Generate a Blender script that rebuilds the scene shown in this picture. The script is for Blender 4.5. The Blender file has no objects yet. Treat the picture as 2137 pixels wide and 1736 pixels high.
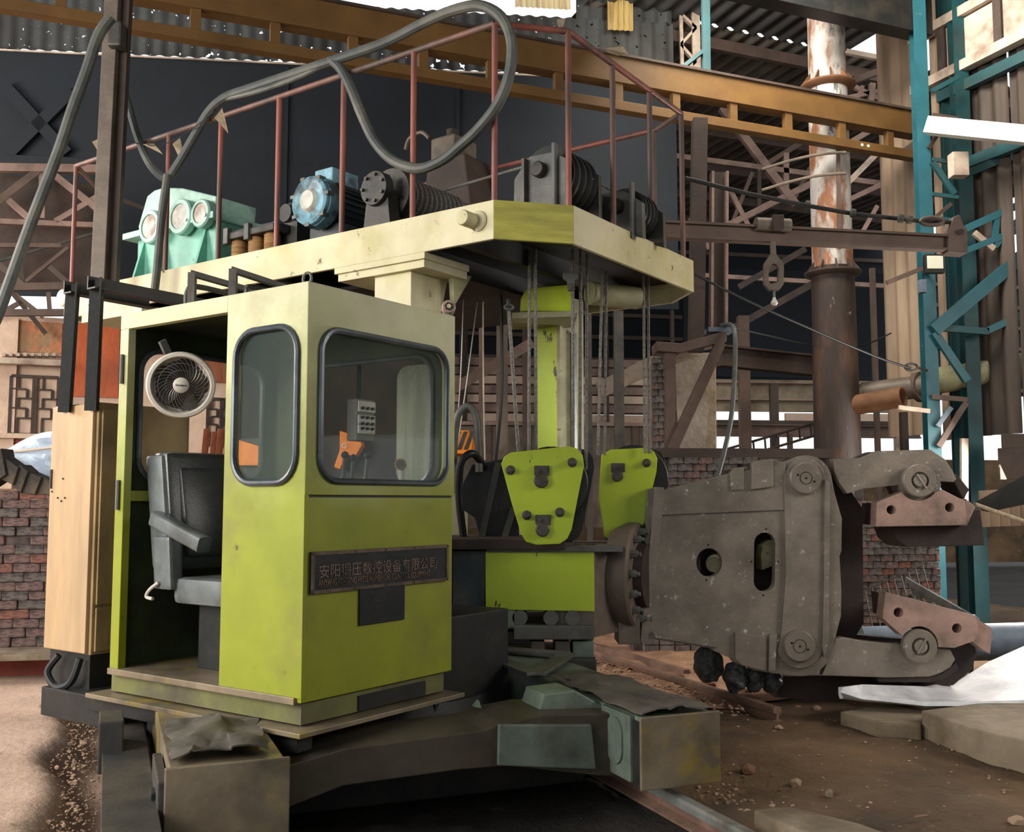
import bpy, bmesh, math, random
from mathutils import Vector, Matrix, noise
from mathutils.geometry import tessellate_polygon

# ------------------------------------------------------------ camera / world / light
scn = bpy.context.scene
COL = scn.collection
FPX, PITCH, CAMH = 2087.4, math.radians(4.86), 1.6      # focal length in pixels of the 2137 px wide frame
cam_d = bpy.data.cameras.new('camera')
cam_d.sensor_width = 36.0
cam_d.lens = 36.0 * FPX / 2137.0
cam_d.clip_start, cam_d.clip_end = 0.05, 300
cam = bpy.data.objects.new('camera', cam_d)
COL.objects.link(cam)
cam.location = (0, 0, CAMH)
cam.rotation_euler = (math.pi / 2 + PITCH, 0, 0)
scn.camera = cam

wld = bpy.data.worlds.new('sky')
scn.world = wld
wld.use_nodes = True
bg = wld.node_tree.nodes['Background']
bg.inputs[0].default_value = (0.93, 0.97, 1.0, 1)
bg.inputs[1].default_value = 1.3

def area(name, loc, target, sx, sy, power, col=(1, 1, 1)):
    d = bpy.data.lights.new(name, 'AREA')
    d.shape = 'RECTANGLE'; d.size, d.size_y = sx, sy
    d.energy = power; d.color = col
    o = bpy.data.objects.new(name, d); COL.objects.link(o)
    o.location = loc
    o.rotation_euler = (Vector(target) - Vector(loc)).to_track_quat('-Z', 'Y').to_euler()
    return o
area('doorway_daylight', (-8.0, 0.8, 4.2), (-1.8, 6.5, 1.4), 5, 4, 900, (1.0, 0.95, 0.88))
area('roof_gap_daylight', (2.6, 10.5, 8.4), (7.5, 14.5, 4.5), 3.0, 1.6, 700, (1.0, 0.94, 0.84))
area('left_fill', (-10.5, 8.5, 5.0), (-4.5, 12.5, 2.4), 3, 3, 750, (1.0, 0.9, 0.82))  # added fill lamp that brightens the left facade and truss
area('wall_opening_daylight', tuple(Vector((math.cos(math.radians(22)), math.sin(math.radians(22)), 0)) * 9.9 + Vector((-math.sin(math.radians(22)), math.cos(math.radians(22)), 0)) * 8.2 + Vector((0, 0, 2.0))), (1.4, 9.0, 0.0), 1.4, 1.2, 260, (1.0, 0.92, 0.84))
area('side_fill', (7.6, 4.6, 4.2), (2.6, 8.2, 0.5), 2.5, 2.5, 250, (1.0, 0.93, 0.85))  # added fill lamp for the gripper side; no opening stands here

scn.view_settings.view_transform = 'Standard'
scn.view_settings.look = 'None'
scn.view_settings.exposure = 0.0
scn.view_settings.gamma = 1.0
scn.view_settings.use_curve_mapping = False

# ------------------------------------------------------------ helpers
R = random.Random(7)
def ray(px, py):
    x = (px - 1068.5) / FPX; y = -(py - 868) / FPX
    return Vector((x, math.cos(PITCH) - y * math.sin(PITCH), math.sin(PITCH) + y * math.cos(PITCH)))
def D(px, py, d):
    r = ray(px, py); k = d / r.y
    return Vector((r.x * k, d, CAMH + r.z * k))
def PZ(px, py, z):
    r = ray(px, py); k = (z - CAMH) / r.z
    return Vector((r.x * k, r.y * k, z))
class Frame:
    def __init__(s, o, deg):
        s.o = Vector(o); a = math.radians(deg); s.deg = deg; s.a = a
        s.ux = Vector((math.cos(a), math.sin(a), 0)); s.uy = Vector((-math.sin(a), math.cos(a), 0))
        s.M = Matrix.Translation(s.o) @ Matrix.Rotation(a, 4, 'Z')
    def w(s, x, y, z): return s.o + s.ux * x + s.uy * y + Vector((0, 0, z))
    def l(s, p):
        d = Vector(p) - s.o; return Vector((d.dot(s.ux), d.dot(s.uy), d.z))
    def px(s, px, py, x=None, y=None):
        r = ray(px, py); n = s.ux if x is not None else s.uy; c = x if x is not None else y
        k = (s.o.dot(n) + c) / r.dot(n)
        return s.l(Vector((r.x * k, r.y * k, CAMH + r.z * k)))
ID = Frame((0, 0, 0), 0)
CAB = Frame((-1.013, 4.9, 0), 54.8)        # operator cab: +x along its front wall, +y along its door side
PLT = Frame((-0.12, 6.384, 0), 54.8)       # upper platform
BLD = Frame((0, 0, 0), 22.0)               # hall and rails: +y runs along the rails
TNG = Frame((0, 7.8, 0), 0)                # tong head

def srgb(*c):
    if len(c) == 1: c = [int(c[0][i:i + 2], 16) for i in (1, 3, 5)]
    o = []
    for v in c:
        v /= 255.0
        o.append(v / 12.92 if v <= 0.04045 else ((v + 0.055) / 1.055) ** 2.4)
    return (o[0], o[1], o[2], 1)

MATS = {}
def mat(name, base, dirt=None, scale=3.0, lo=.45, hi=.65, rough=.7, metal=0.0, bump=.15, bscale=30, stretch=(1, 1, 1),
        dirt2=None, scale2=12.0, lo2=.55, hi2=.62, alpha=1.0, spec=.4, vary=.25, emit=0, trans=0, grad=None, coat=0, holes=None):
    m = bpy.data.materials.new(name); m.use_nodes = True; MATS[name] = m
    nt = m.node_tree; N = nt.nodes; L = nt.links
    b = N['Principled BSDF']
    b.inputs['Roughness'].default_value = rough; b.inputs['Metallic'].default_value = metal
    b.inputs['Specular IOR Level'].default_value = spec
    tc = N.new('ShaderNodeTexCoord'); mp = N.new('ShaderNodeMapping'); L.new(tc.outputs['Object'], mp.inputs[0])
    mp.inputs['Scale'].default_value = stretch
    def nz(sc, det=6, ro=.6):
        n = N.new('ShaderNodeTexNoise'); n.inputs['Scale'].default_value = sc; n.inputs['Detail'].default_value = det
        n.inputs['Roughness'].default_value = ro; L.new(mp.outputs[0], n.inputs['Vector']); return n
    def ramp(src, a, c):
        r = N.new('ShaderNodeMapRange'); r.inputs[1].default_value = a; r.inputs[2].default_value = c; r.clamp = True
        L.new(src, r.inputs[0]); return r.outputs[0]
    def mix(f, a, c, bl='MIX'):
        x = N.new('ShaderNodeMix'); x.data_type = 'RGBA'; x.blend_type = bl
        if isinstance(f, float): x.inputs[0].default_value = f
        else: L.new(f, x.inputs[0])
        for i, v in ((6, a), (7, c)):
            if isinstance(v, tuple): x.inputs[i].default_value = v
            else: L.new(v, x.inputs[i])
        return x.outputs[2]
    col = base
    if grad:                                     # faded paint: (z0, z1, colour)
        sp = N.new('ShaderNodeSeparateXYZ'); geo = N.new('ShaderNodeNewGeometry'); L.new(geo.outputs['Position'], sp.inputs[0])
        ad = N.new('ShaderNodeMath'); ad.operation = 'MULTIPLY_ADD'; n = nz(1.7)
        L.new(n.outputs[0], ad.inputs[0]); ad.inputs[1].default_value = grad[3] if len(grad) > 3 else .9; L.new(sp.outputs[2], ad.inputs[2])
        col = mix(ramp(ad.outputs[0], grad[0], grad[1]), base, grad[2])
    if dirt: col = mix(ramp(nz(scale).outputs[0], lo, hi), col, dirt)
    if dirt2: col = mix(ramp(nz(scale2, 8, .7).outputs[0], lo2, hi2), col, dirt2)
    if vary:
        v = mix(ramp(nz(scale * 2.3, 4).outputs[0], .25, .75), (1 - vary, 1 - vary, 1 - vary, 1), (1 + vary * .6, 1 + vary * .6, 1 + vary * .6, 1))
        col = mix(1.0, col, v, 'MULTIPLY')
    if isinstance(col, tuple): b.inputs['Base Color'].default_value = col
    else: L.new(col, b.inputs['Base Color'])
    if bump:
        bp = N.new('ShaderNodeBump'); bp.inputs['Strength'].default_value = bump; bp.inputs['Distance'].default_value = .02
        L.new(nz(bscale, 5).outputs[0], bp.inputs['Height']); L.new(bp.outputs[0], b.inputs['Normal'])
    b.inputs['Alpha'].default_value = alpha
    b.inputs['Transmission Weight'].default_value = trans
    b.inputs['Coat Weight'].default_value = coat
    if emit:
        b.inputs['Emission Color'].default_value = base; b.inputs['Emission Strength'].default_value = emit
    if holes:                                    # rusted-through pinholes
        h = N.new('ShaderNodeTexNoise'); h.inputs['Scale'].default_value = holes[0]; h.inputs['Detail'].default_value = 3
        L.new(tc.outputs['Object'], h.inputs['Vector'])
        L.new(ramp(h.outputs[0], holes[1] + .01, holes[1]), b.inputs['Alpha'])
    return m

GR = srgb(138, 146, 30)
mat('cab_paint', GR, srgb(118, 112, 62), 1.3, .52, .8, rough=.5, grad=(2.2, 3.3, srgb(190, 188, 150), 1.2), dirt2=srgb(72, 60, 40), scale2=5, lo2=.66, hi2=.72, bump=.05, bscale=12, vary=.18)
mat('lime_paint', srgb(176, 196, 44), srgb(150, 150, 50), 1.6, .5, .75, rough=.45, dirt2=srgb(64, 58, 40), scale2=7, lo2=.62, hi2=.64, bump=.08, vary=.12, stretch=(1, 1, .5))
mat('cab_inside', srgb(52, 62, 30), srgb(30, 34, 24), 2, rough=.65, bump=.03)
mat('cream_paint', srgb(206, 198, 164), srgb(178, 168, 112), 1.4, .42, .7, rough=.6, dirt2=srgb(92, 76, 50), scale2=9, lo2=.64, hi2=.67, bump=.08, vary=.15)
mat('chamfer_paint', srgb(176, 170, 80), srgb(140, 136, 70), 2.5, .4, .65, rough=.55, stretch=(.5, .5, 4), bump=.05)
mat('dusty_cream', srgb(170, 166, 128), srgb(128, 124, 98), 1.8, .4, .7, rough=.65, dirt2=srgb(96, 76, 44), scale2=8, lo2=.63, hi2=.67, stretch=(1, 1, 1.6))
mat('red_pipe', srgb(146, 84, 72), srgb(92, 70, 62), 3.5, .42, .62, rough=.45, stretch=(1, 1, .35), bump=.08)
mat('rusty_pipe', srgb(122, 88, 76), srgb(84, 72, 66), 3, .4, .6, rough=.5, stretch=(1, 1, .35), bump=.1)
mat('rubber', srgb(70, 74, 72), srgb(104, 102, 92), 2.5, .45, .7, rough=.55, bump=.06)
mat('black_rubber', srgb(26, 28, 30), rough=.5, bump=.05)
mat('seal', srgb(84, 92, 96), srgb(60, 66, 72), 3, rough=.32, bump=0, metal=.25)
mat('glass', srgb(70, 86, 80), srgb(96, 108, 94), 2.2, .4, .7, rough=.06, alpha=.22, spec=.6, bump=0, stretch=(1, 1, .25))
mat('mint_paint', srgb(120, 186, 164), srgb(84, 136, 120), 2, .5, .75, rough=.5, dirt2=srgb(60, 66, 58), scale2=6, lo2=.64, hi2=.69)
mat('mint_pale', srgb(166, 206, 190), srgb(120, 160, 148), 3, .45, .7, rough=.5)
mat('pale_disc', srgb(196, 196, 186), srgb(160, 140, 128), 6, .5, .65, rough=.6)
mat('blue_cast', srgb(122, 168, 184), srgb(70, 90, 98), 6, .48, .6, rough=.45, bump=.3, bscale=18)
mat('motor_dark', srgb(58, 70, 74), srgb(84, 84, 76), 4, rough=.5, bump=.1)
mat('dark_steel', srgb(62, 62, 60), srgb(88, 82, 72), 3, .4, .65, rough=.5, metal=.3, bump=.12)
mat('black_steel', srgb(34, 36, 36), srgb(54, 50, 44), 3, .45, .7, rough=.5, metal=.2, bump=.08)
mat('grey_steel', srgb(104, 104, 100), srgb(78, 74, 68), 3, .42, .65, rough=.5, metal=.25, bump=.12)
mat('tong_steel', srgb(144, 133, 120), srgb(114, 105, 94), 2.2, .4, .65, rough=.42, metal=.2, bump=.2, bscale=45, dirt2=srgb(206, 206, 200), scale2=16, lo2=.61, hi2=.69, vary=.2)
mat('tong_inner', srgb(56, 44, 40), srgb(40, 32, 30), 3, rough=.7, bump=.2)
mat('jaw_steel', srgb(172, 142, 128), srgb(120, 102, 92), 3, .42, .65, rough=.55, metal=.15, bump=.2, bscale=40, dirt2=srgb(176, 160, 150), scale2=24, lo2=.67, hi2=.73)
mat('peel_brown', srgb(112, 100, 88), srgb(86, 76, 66), 2.5, rough=.55, metal=.15, bump=.1)
mat('base_steel', srgb(142, 128, 106), srgb(84, 76, 64), 1.7, .42, .66, rough=.42, metal=.3, bump=.1, dirt2=srgb(150, 128, 34), scale2=1.9, lo2=.52, hi2=.68)
mat('beam_dark', srgb(88, 82, 70), srgb(66, 58, 48), 1.7, .4, .66, rough=.4, metal=.3, bump=.1)
mat('cab_skirt', srgb(112, 112, 62), srgb(84, 78, 60), 2, .4, .6, rough=.55, bump=.05)
mat('film', srgb(150, 158, 132), srgb(120, 128, 104), 3, .4, .7, rough=.3, alpha=.55, bump=0, stretch=(3, 3, .3))
mat('base_green', srgb(122, 136, 122), srgb(80, 84, 76), 1.8, .42, .68, rough=.4, metal=.2, bump=.12, bscale=40)
mat('oily_cloth', srgb(96, 90, 80), srgb(66, 60, 54), 2.5, rough=.75, bump=.15, bscale=20)
mat('leather', srgb(58, 62, 62), srgb(40, 42, 42), 4, rough=.3, bump=.08, bscale=80, spec=.6)
mat('vinyl_grey', srgb(104, 110, 110), srgb(78, 82, 80), 4, rough=.4, bump=.05)
mat('fan_white', srgb(206, 198, 184), srgb(160, 146, 128), 4, .5, .7, rough=.4, bump=.03)
mat('fan_dark', srgb(52, 46, 42), srgb(90, 80, 66), 5, rough=.45, bump=.03)
mat('wire_steel', srgb(120, 116, 108), rough=.35, metal=.7, bump=0)
mat('rope_steel', srgb(140, 138, 132), srgb(108, 104, 96), 60, .4, .6, rough=.5, metal=.4, bump=.6, bscale=120)
mat('tan_panel', srgb(178, 150, 114), srgb(184, 150, 106), 1.6, .42, .68, rough=.55, stretch=(2, 2, .35), bump=.05, dirt2=srgb(150, 128, 104), scale2=2.2, lo2=.6, hi2=.7)
mat('tan_dark', srgb(158, 134, 92), srgb(120, 100, 66), 2.4, .44, .66, rough=.6, dirt2=srgb(90, 66, 46), scale2=9, lo2=.66, hi2=.7, stretch=(1, 1, .6))
mat('plate_dark', srgb(30, 34, 38), srgb(46, 44, 46), 5, rough=.45, metal=.3, bump=.1)
mat('plate_frame', srgb(104, 88, 74), srgb(70, 60, 54), 5, rough=.45, metal=.3)
mat('plate_text', srgb(126, 104, 86), srgb(70, 62, 58), 9, .45, .6, rough=.5, metal=.2)
mat('ochre_beam', srgb(96, 68, 32), srgb(108, 78, 36), 1.4, .4, .7, rough=.6, bump=.06)
mat('brown_beam', srgb(98, 80, 70), srgb(84, 70, 62), 2, rough=.65, bump=.1)
mat('pink_steel', srgb(150, 124, 112), srgb(110, 90, 82), 2, rough=.65, bump=.08)
mat('pale_steel', srgb(190, 172, 154), srgb(130, 112, 98), 2.4, rough=.6, bump=.08)
mat('dark_brown', srgb(70, 56, 48), srgb(48, 40, 36), 2, rough=.7, bump=.1)
mat('teal_paint', srgb(36, 86, 96), srgb(38, 92, 100), 1.6, .42, .68, rough=.45, dirt2=srgb(120, 140, 136), scale2=8, lo2=.66, hi2=.7, bump=.06)
mat('teal_dark', srgb(26, 70, 74), srgb(40, 60, 58), 2, rough=.5, bump=.06)
mat('white_beam', srgb(235, 235, 230), rough=.6, bump=.03, vary=.05)
mat('flue_pale', srgb(196, 190, 182), srgb(146, 98, 66), 2.2, .48, .58, rough=.5, metal=.1, bump=.25, stretch=(1.4, 1.4, .55), dirt2=srgb(90, 92, 96), scale2=5, lo2=.56, hi2=.66)
mat('flue_rust', srgb(50, 38, 32), srgb(80, 54, 38), 2.4, .5, .66, rough=.6, bump=.45, bscale=14, stretch=(1.4, 1.4, .4), dirt2=srgb(134, 128, 118), scale2=7, lo2=.66, hi2=.7)
mat('rust_orange', srgb(116, 80, 52), srgb(100, 64, 42), 3, rough=.7, bump=.2)
mat('corr_tan', srgb(172, 148, 122), srgb(120, 100, 82), 1.2, .4, .7, rough=.65, bump=.05, stretch=(2, 2, .3))
mat('corr_dark', srgb(74, 62, 52), srgb(54, 46, 40), 1.2, .4, .65, rough=.7, bump=.05, stretch=(2, 2, .3))
mat('corr_roof', srgb(78, 78, 78), srgb(54, 52, 50), .8, .4, .65, rough=.75, bump=.05)
mat('corr_bay', srgb(128, 122, 114), srgb(92, 86, 80), .8, .4, .65, rough=.75, bump=.05)
mat('sunlit_sand', srgb(176, 136, 106), srgb(140, 104, 78), 2.2, .4, .66, rough=1, bump=1.0, bscale=26, dirt2=srgb(196, 164, 136), scale2=12, lo2=.56, hi2=.66)  # sandy soil with the sunlight on it put into the colour
mat('corr_holes', srgb(64, 66, 64), srgb(46, 44, 42), 1.0, .4, .65, rough=.8, bump=0, holes=(11.0, .655))
mat('skylight', srgb(226, 200, 130), srgb(190, 150, 80), 5, .45, .65, rough=.6, trans=.5, alpha=.75, stretch=(4, 4, .3), bump=0)
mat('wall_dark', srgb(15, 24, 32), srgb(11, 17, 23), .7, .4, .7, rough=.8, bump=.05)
mat('plaster', srgb(208, 182, 160), srgb(178, 150, 130), 1.0, .42, .7, rough=.9, bump=.3, bscale=14)
mat('plaster_rough', srgb(150, 122, 92), srgb(196, 104, 62), 1.1, .46, .6, rough=.95, bump=1.0, bscale=9, dirt2=srgb(96, 84, 76), scale2=3, lo2=.55, hi2=.65)
mat('plaster_grey', srgb(150, 138, 124), srgb(112, 100, 88), 1.6, .42, .66, rough=.95, bump=.8, bscale=10)
mat('plaster_orange', srgb(192, 98, 58), srgb(140, 76, 56), 1.2, .42, .68, rough=.9, bump=.3, stretch=(1, 1, .5))
mat('red_oxide', srgb(150, 70, 52), srgb(110, 60, 50), 2, rough=.8)
mat('brick', srgb(158, 130, 122), srgb(104, 88, 86), 3.5, .42, .62, rough=.95, bump=1.0, bscale=26, dirt2=srgb(156, 100, 84), scale2=2.4, lo2=.58, hi2=.66)
mat('brick_red', srgb(176, 122, 104), srgb(120, 88, 80), 3.5, .42, .62, rough=.95, bump=1.0, bscale=26)
mat('brick_grey', srgb(132, 122, 116), srgb(78, 72, 70), 3, .42, .62, rough=.95, bump=.9, bscale=24)
mat('mortar', srgb(92, 80, 76), srgb(46, 42, 42), 5, rough=1, bump=.6)
mat('black_brick', srgb(62, 58, 54), srgb(96, 84, 68), 3, .5, .68, rough=.9, bump=.5)
mat('tarp', srgb(196, 210, 224), srgb(150, 168, 190), 3, rough=.35, bump=.4, bscale=10, spec=.6)
mat('concrete_pale', srgb(196, 168, 148), srgb(166, 138, 116), 1.2, .42, .7, rough=.95, bump=.5, bscale=18, dirt2=srgb(120, 92, 70), scale2=2.6, lo2=.6, hi2=.68, vary=.2)
mat('concrete_dirty', srgb(138, 124, 104), srgb(104, 90, 72), 2, rough=.95, bump=.6, bscale=16, dirt2=srgb(126, 116, 60), scale2=4, lo2=.62, hi2=.7)
mat('dirt', srgb(112, 88, 62), srgb(74, 58, 42), 1.1, .4, .66, rough=1, bump=1.0, bscale=24, dirt2=srgb(140, 116, 86), scale2=9, lo2=.6, hi2=.7)
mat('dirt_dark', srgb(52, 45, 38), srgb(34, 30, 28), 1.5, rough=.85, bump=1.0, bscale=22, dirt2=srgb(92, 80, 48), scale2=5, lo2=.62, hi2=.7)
mat('stone_pale', srgb(176, 148, 124), srgb(140, 112, 92), 6, rough=1, bump=.5)
mat('stone_brown', srgb(140, 104, 80), srgb(112, 80, 62), 6, rough=1, bump=.5)
mat('rail_brown', srgb(132, 104, 88), srgb(100, 78, 66), 3, rough=.7, metal=.2, bump=.2)
mat('rail_shine', srgb(176, 178, 174), srgb(130, 122, 108), 4, .5, .7, rough=.3, metal=.6, bump=.08)
mat('galv', srgb(236, 236, 238), srgb(196, 198, 204), 3, rough=.6, bump=.1)
mat('blue_grey', srgb(110, 126, 140), srgb(88, 98, 110), 2, rough=.5)
mat('blade_grey', srgb(150, 154, 154), srgb(112, 116, 118), 5, rough=.45, metal=.3, bump=.4)
mat('excavator_orange', srgb(236, 136, 22), srgb(206, 112, 24), 2.5, .5, .75, rough=.45, bump=.03)
mat('excavator_black', srgb(38, 36, 36), srgb(60, 54, 48), 3, rough=.5)
mat('white_print', srgb(220, 220, 214), rough=.6, bump=0, vary=.1)
mat('dark_print', srgb(40, 48, 64), rough=.6, bump=0, vary=.1)
mat('bulb_glass', srgb(226, 222, 210), rough=.15, bump=0, vary=.05)
mat('lamp_face', srgb(222, 220, 200), rough=.3, bump=0, vary=.05)
mat('copper_wire', srgb(178, 138, 84), srgb(140, 100, 58), 5, rough=.55, bump=.5, bscale=60, stretch=(.3, .3, 6))
mat('cloth_scrap', srgb(186, 168, 140), srgb(140, 122, 98), 8, rough=.9)
mat('wood', srgb(142, 84, 56), srgb(110, 62, 42), 4, rough=.8, stretch=(3, 3, .3))
mat('white_disc', srgb(228, 226, 204), rough=.5, bump=0, vary=.1)
mat('lump', srgb(58, 60, 60), srgb(92, 96, 96), 6, .48, .6, rough=.4, bump=1.0, bscale=20, spec=.6)
mat('bolt', srgb(84, 78, 70), srgb(58, 54, 50), 8, rough=.5, metal=.3)

class MB:
    def __init__(s): s.v = []; s.f = []; s.sm = False
    def add(s, vs, fs):
        o = len(s.v); s.v += [Vector(v) for v in vs]; s.f += [tuple(i + o for i in f) for f in fs]; return s
    def box(s, fr, x0, x1, y0, y1, z0, z1):
        return s.add([fr.w(x, y, z) for x in (x0, x1) for y in (y0, y1) for z in (z0, z1)],
                     [(0, 1, 3, 2), (4, 6, 7, 5), (0, 4, 5, 1), (2, 3, 7, 6), (0, 2, 6, 4), (1, 5, 7, 3)])
    def prism(s, fr, out, a, b, ax='y', holes=()):
        """outline (u,v) swept from a to b along local axis ax; y:(x,z)  x:(y,z)  z:(x,y)"""
        def P(u, v, t): return fr.w(u, t, v) if ax == 'y' else fr.w(t, u, v) if ax == 'x' else fr.w(u, v, t)
        loops = [list(out)] + [list(h) for h in holes]
        flat = [p for l in loops for p in l]; n = len(flat)
        tris = tessellate_polygon([[Vector((p[0], p[1], 0)) for p in l] for l in loops])
        fs = [tuple(t) for t in tris] + [tuple(i + n for i in reversed(t)) for t in tris]
        o = 0
        for l in loops:
            k = len(l)
            for i in range(k):
                j = (i + 1) % k; fs.append((o + i, o + j, o + j + n, o + i + n))
            o += k
        return s.add([P(u, v, a) for u, v in flat] + [P(u, v, b) for u, v in flat], fs)
    def sweep(s, sec, p0, p1, up=(0, 0, 1)):
        p0, p1 = Vector(p0), Vector(p1); d = (p1 - p0).normalized(); u = Vector(up)
        if abs(d.dot(u)) > .95: u = Vector((0, 1, 0)) if abs(d.y) < .9 else Vector((1, 0, 0))
        sd = d.cross(u).normalized(); u = sd.cross(d)
        n = len(sec); vs = [p + sd * a + u * b for p in (p0, p1) for a, b in sec]
        tr = tessellate_polygon([[Vector((a, b, 0)) for a, b in sec]])
        fs = [tuple(t) for t in tr] + [tuple(i + n for i in reversed(t)) for t in tr]
        fs += [(i, (i + 1) % n, (i + 1) % n + n, i + n) for i in range(n)]
        return s.add(vs, fs)
    def bar(s, p0, p1, w, h=None, up=(0, 0, 1)):
        h = h or w; return s.sweep([(-w / 2, -h / 2), (w / 2, -h / 2), (w / 2, h / 2), (-w / 2, h / 2)], p0, p1, up)
    def angle(s, p0, p1, w, t=None, up=(0, 0, 1)):
        t = t or w * .14
        return s.sweep([(-w / 2, -w / 2), (w / 2, -w / 2), (w / 2, -w / 2 + t), (-w / 2 + t, -w / 2 + t), (-w / 2 + t, w / 2), (-w / 2, w / 2)], p0, p1, up)
    def ibeam(s, p0, p1, w, h, t=None, up=(0, 0, 1)):
        t = t or h * .1; a, b, c = w / 2, h / 2, t / 2
        return s.sweep([(-a, -b), (a, -b), (a, -b + t), (c, -b + t), (c, b - t), (a, b - t), (a, b), (-a, b), (-a, b - t), (-c, b - t), (-c, -b + t), (-a, -b + t)], p0, p1, up)
    def tube(s, pts, r, seg=8, closed=False, radii=None):
        pts = [Vector(p) for p in pts]; n = len(pts); s.sm = True
        t = [(pts[(i + 1) % n] - pts[i - 1]) if closed else (pts[min(i + 1, n - 1)] - pts[max(i - 1, 0)]) for i in range(n)]
        t = [x.normalized() for x in t]
        u = t[0].orthogonal().normalized(); vs = []
        for i in range(n):
            u = (u - t[i] * u.dot(t[i])).normalized(); w = t[i].cross(u); rr = radii[i] if radii else r
            for k in range(seg):
                a = 2 * math.pi * k / seg; vs.append(pts[i] + (u * math.cos(a) + w * math.sin(a)) * rr)
        fs = []
        for i in range(n if closed else n - 1):
            j = (i + 1) % n
            for k in range(seg):
                l = (k + 1) % seg; fs.append((i * seg + k, i * seg + l, j * seg + l, j * seg + k))
        if not closed: fs += [tuple(range(seg - 1, -1, -1)), tuple(range((n - 1) * seg, n * seg))]
        return s.add(vs, fs)
    def cyl(s, p0, p1, r, seg=20, r2=None): return s.tube([p0, p1], r, seg, radii=[r, r if r2 is None else r2])
    def lathe(s, p, d, prof, seg=28):
        """profile list of (t along d, radius) revolved about axis p + t d"""
        p, d = Vector(p), Vector(d).normalized(); u = d.orthogonal().normalized(); w = d.cross(u); n = len(prof); s.sm = True
        vs = [p + d * t + (u * math.cos(2 * math.pi * k / seg) + w * math.sin(2 * math.pi * k / seg)) * max(r, 1e-4) for t, r in prof for k in range(seg)]
        fs = [(i * seg + k, i * seg + (k + 1) % seg, (i + 1) * seg + (k + 1) % seg, (i + 1) * seg + k) for i in range(n - 1) for k in range(seg)]
        fs += [tuple(range(seg - 1, -1, -1)), tuple(range((n - 1) * seg, n * seg))]
        return s.add(vs, fs)
    def sheet(s, grid, th=.004):
        """grid[i][j] of points, given a thickness along its normal"""
        a, b = len(grid), len(grid[0]); g = [[Vector(p) for p in r] for r in grid]; vs = []; back = []
        for i in range(a):
            for j in range(b):
                n = (g[min(i + 1, a - 1)][j] - g[max(i - 1, 0)][j]).cross(g[i][min(j + 1, b - 1)] - g[i][max(j - 1, 0)])
                n = n.normalized() if n.length > 1e-9 else Vector((0, 0, 1))
                vs.append(g[i][j]); back.append(g[i][j] - n * th)
        N = a * b; fs = []
        for i in range(a - 1):
            for j in range(b - 1):
                q = (i * b + j, i * b + j + 1, (i + 1) * b + j + 1, (i + 1) * b + j)
                fs += [q, tuple(k + N for k in reversed(q))]
        rim = [j for j in range(b)] + [i * b + b - 1 for i in range(1, a)] + [(a - 1) * b + j for j in range(b - 2, -1, -1)] + [i * b for i in range(a - 2, 0, -1)]
        for i in range(len(rim)):
            p, q = rim[i], rim[(i + 1) % len(rim)]; fs.append((q, p, p + N, q + N))
        s.sm = True
        return s.add(vs + back, fs)
    def corr(s, p0, p1, h, pitch, amp, nrm, th=.003):
        """corrugated sheet standing on the line p0-p1, h = vector of the flutes, nrm = wave direction"""
        p0, p1, h, nrm = Vector(p0), Vector(p1), Vector(h), Vector(nrm).normalized(); n = max(8, int((p1 - p0).length / pitch * 6))
        row = [p0.lerp(p1, i / n) + nrm * amp * math.sin(2 * math.pi * i / 6) for i in range(n + 1)]
        return s.sheet([row, [p + h for p in row]], th)

PM = {}
def put(o, parent):
    COL.objects.link(o)
    if parent is not None: o.parent = parent
def tagit(o, label, cat, group=None):
    o['label'] = label; o['category'] = cat
    if group: o['group'] = group
def part(name, mb, m, parent, bevel=0, smooth=None, label=None, kind=None, ang=35):
    me = bpy.data.meshes.new(name)
    Mi = PM[parent].inverted() if parent is not None else None
    if parent is None:
        xs = [v.x for v in mb.v]; ys = [v.y for v in mb.v]; zs = [v.z for v in mb.v]
        base = Vector(((min(xs) + max(xs)) / 2, (min(ys) + max(ys)) / 2, min(zs)))
        vs = [v - base for v in mb.v]
    else: vs = [Mi @ v for v in mb.v]
    me.from_pydata(vs, [], mb.f)
    bm = bmesh.new(); bm.from_mesh(me)
    bmesh.ops.recalc_face_normals(bm, faces=bm.faces)
    if bevel:
        ed = [e for e in bm.edges if len(e.link_faces) == 2 and e.calc_face_angle(0) > .6]
        bmesh.ops.bevel(bm, geom=ed, offset=bevel, segments=2, affect='EDGES', profile=.6, clamp_overlap=True)
    bm.to_mesh(me); bm.free()
    if smooth if smooth is not None else mb.sm:
        me.polygons.foreach_set('use_smooth', [True] * len(me.polygons)); me.set_sharp_from_angle(angle=math.radians(ang))
    me.materials.append(MATS[m] if isinstance(m, str) else m)
    o = bpy.data.objects.new(name, me); put(o, parent)
    if parent is None: o.location = base; PM[o] = Matrix.Translation(base)
    else: PM[o] = PM[parent]
    if label: o['label'] = label
    if kind: o['kind'] = kind
    return o
def one(name, mb, m, label, cat, group=None, **k):
    o = part(name, mb, m, None, **k); tagit(o, label, cat, group); return o
def struct(name, mb, m, **k): return part(name, mb, m, None, kind='structure', **k)
def thing(name, label, cat, loc, rot=0, group=None):
    o = bpy.data.objects.new(name, None); o.empty_display_size = .2; put(o, None)
    o.location = loc; o.rotation_euler = (0, 0, math.radians(rot))
    PM[o] = Matrix.Translation(Vector(loc)) @ Matrix.Rotation(math.radians(rot), 4, 'Z')
    tagit(o, label, cat, group); return o
def piece(name, me, parent, world):
    o = bpy.data.objects.new(name, me); put(o, parent); o.matrix_local = PM[parent].inverted() @ world; return o
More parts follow.
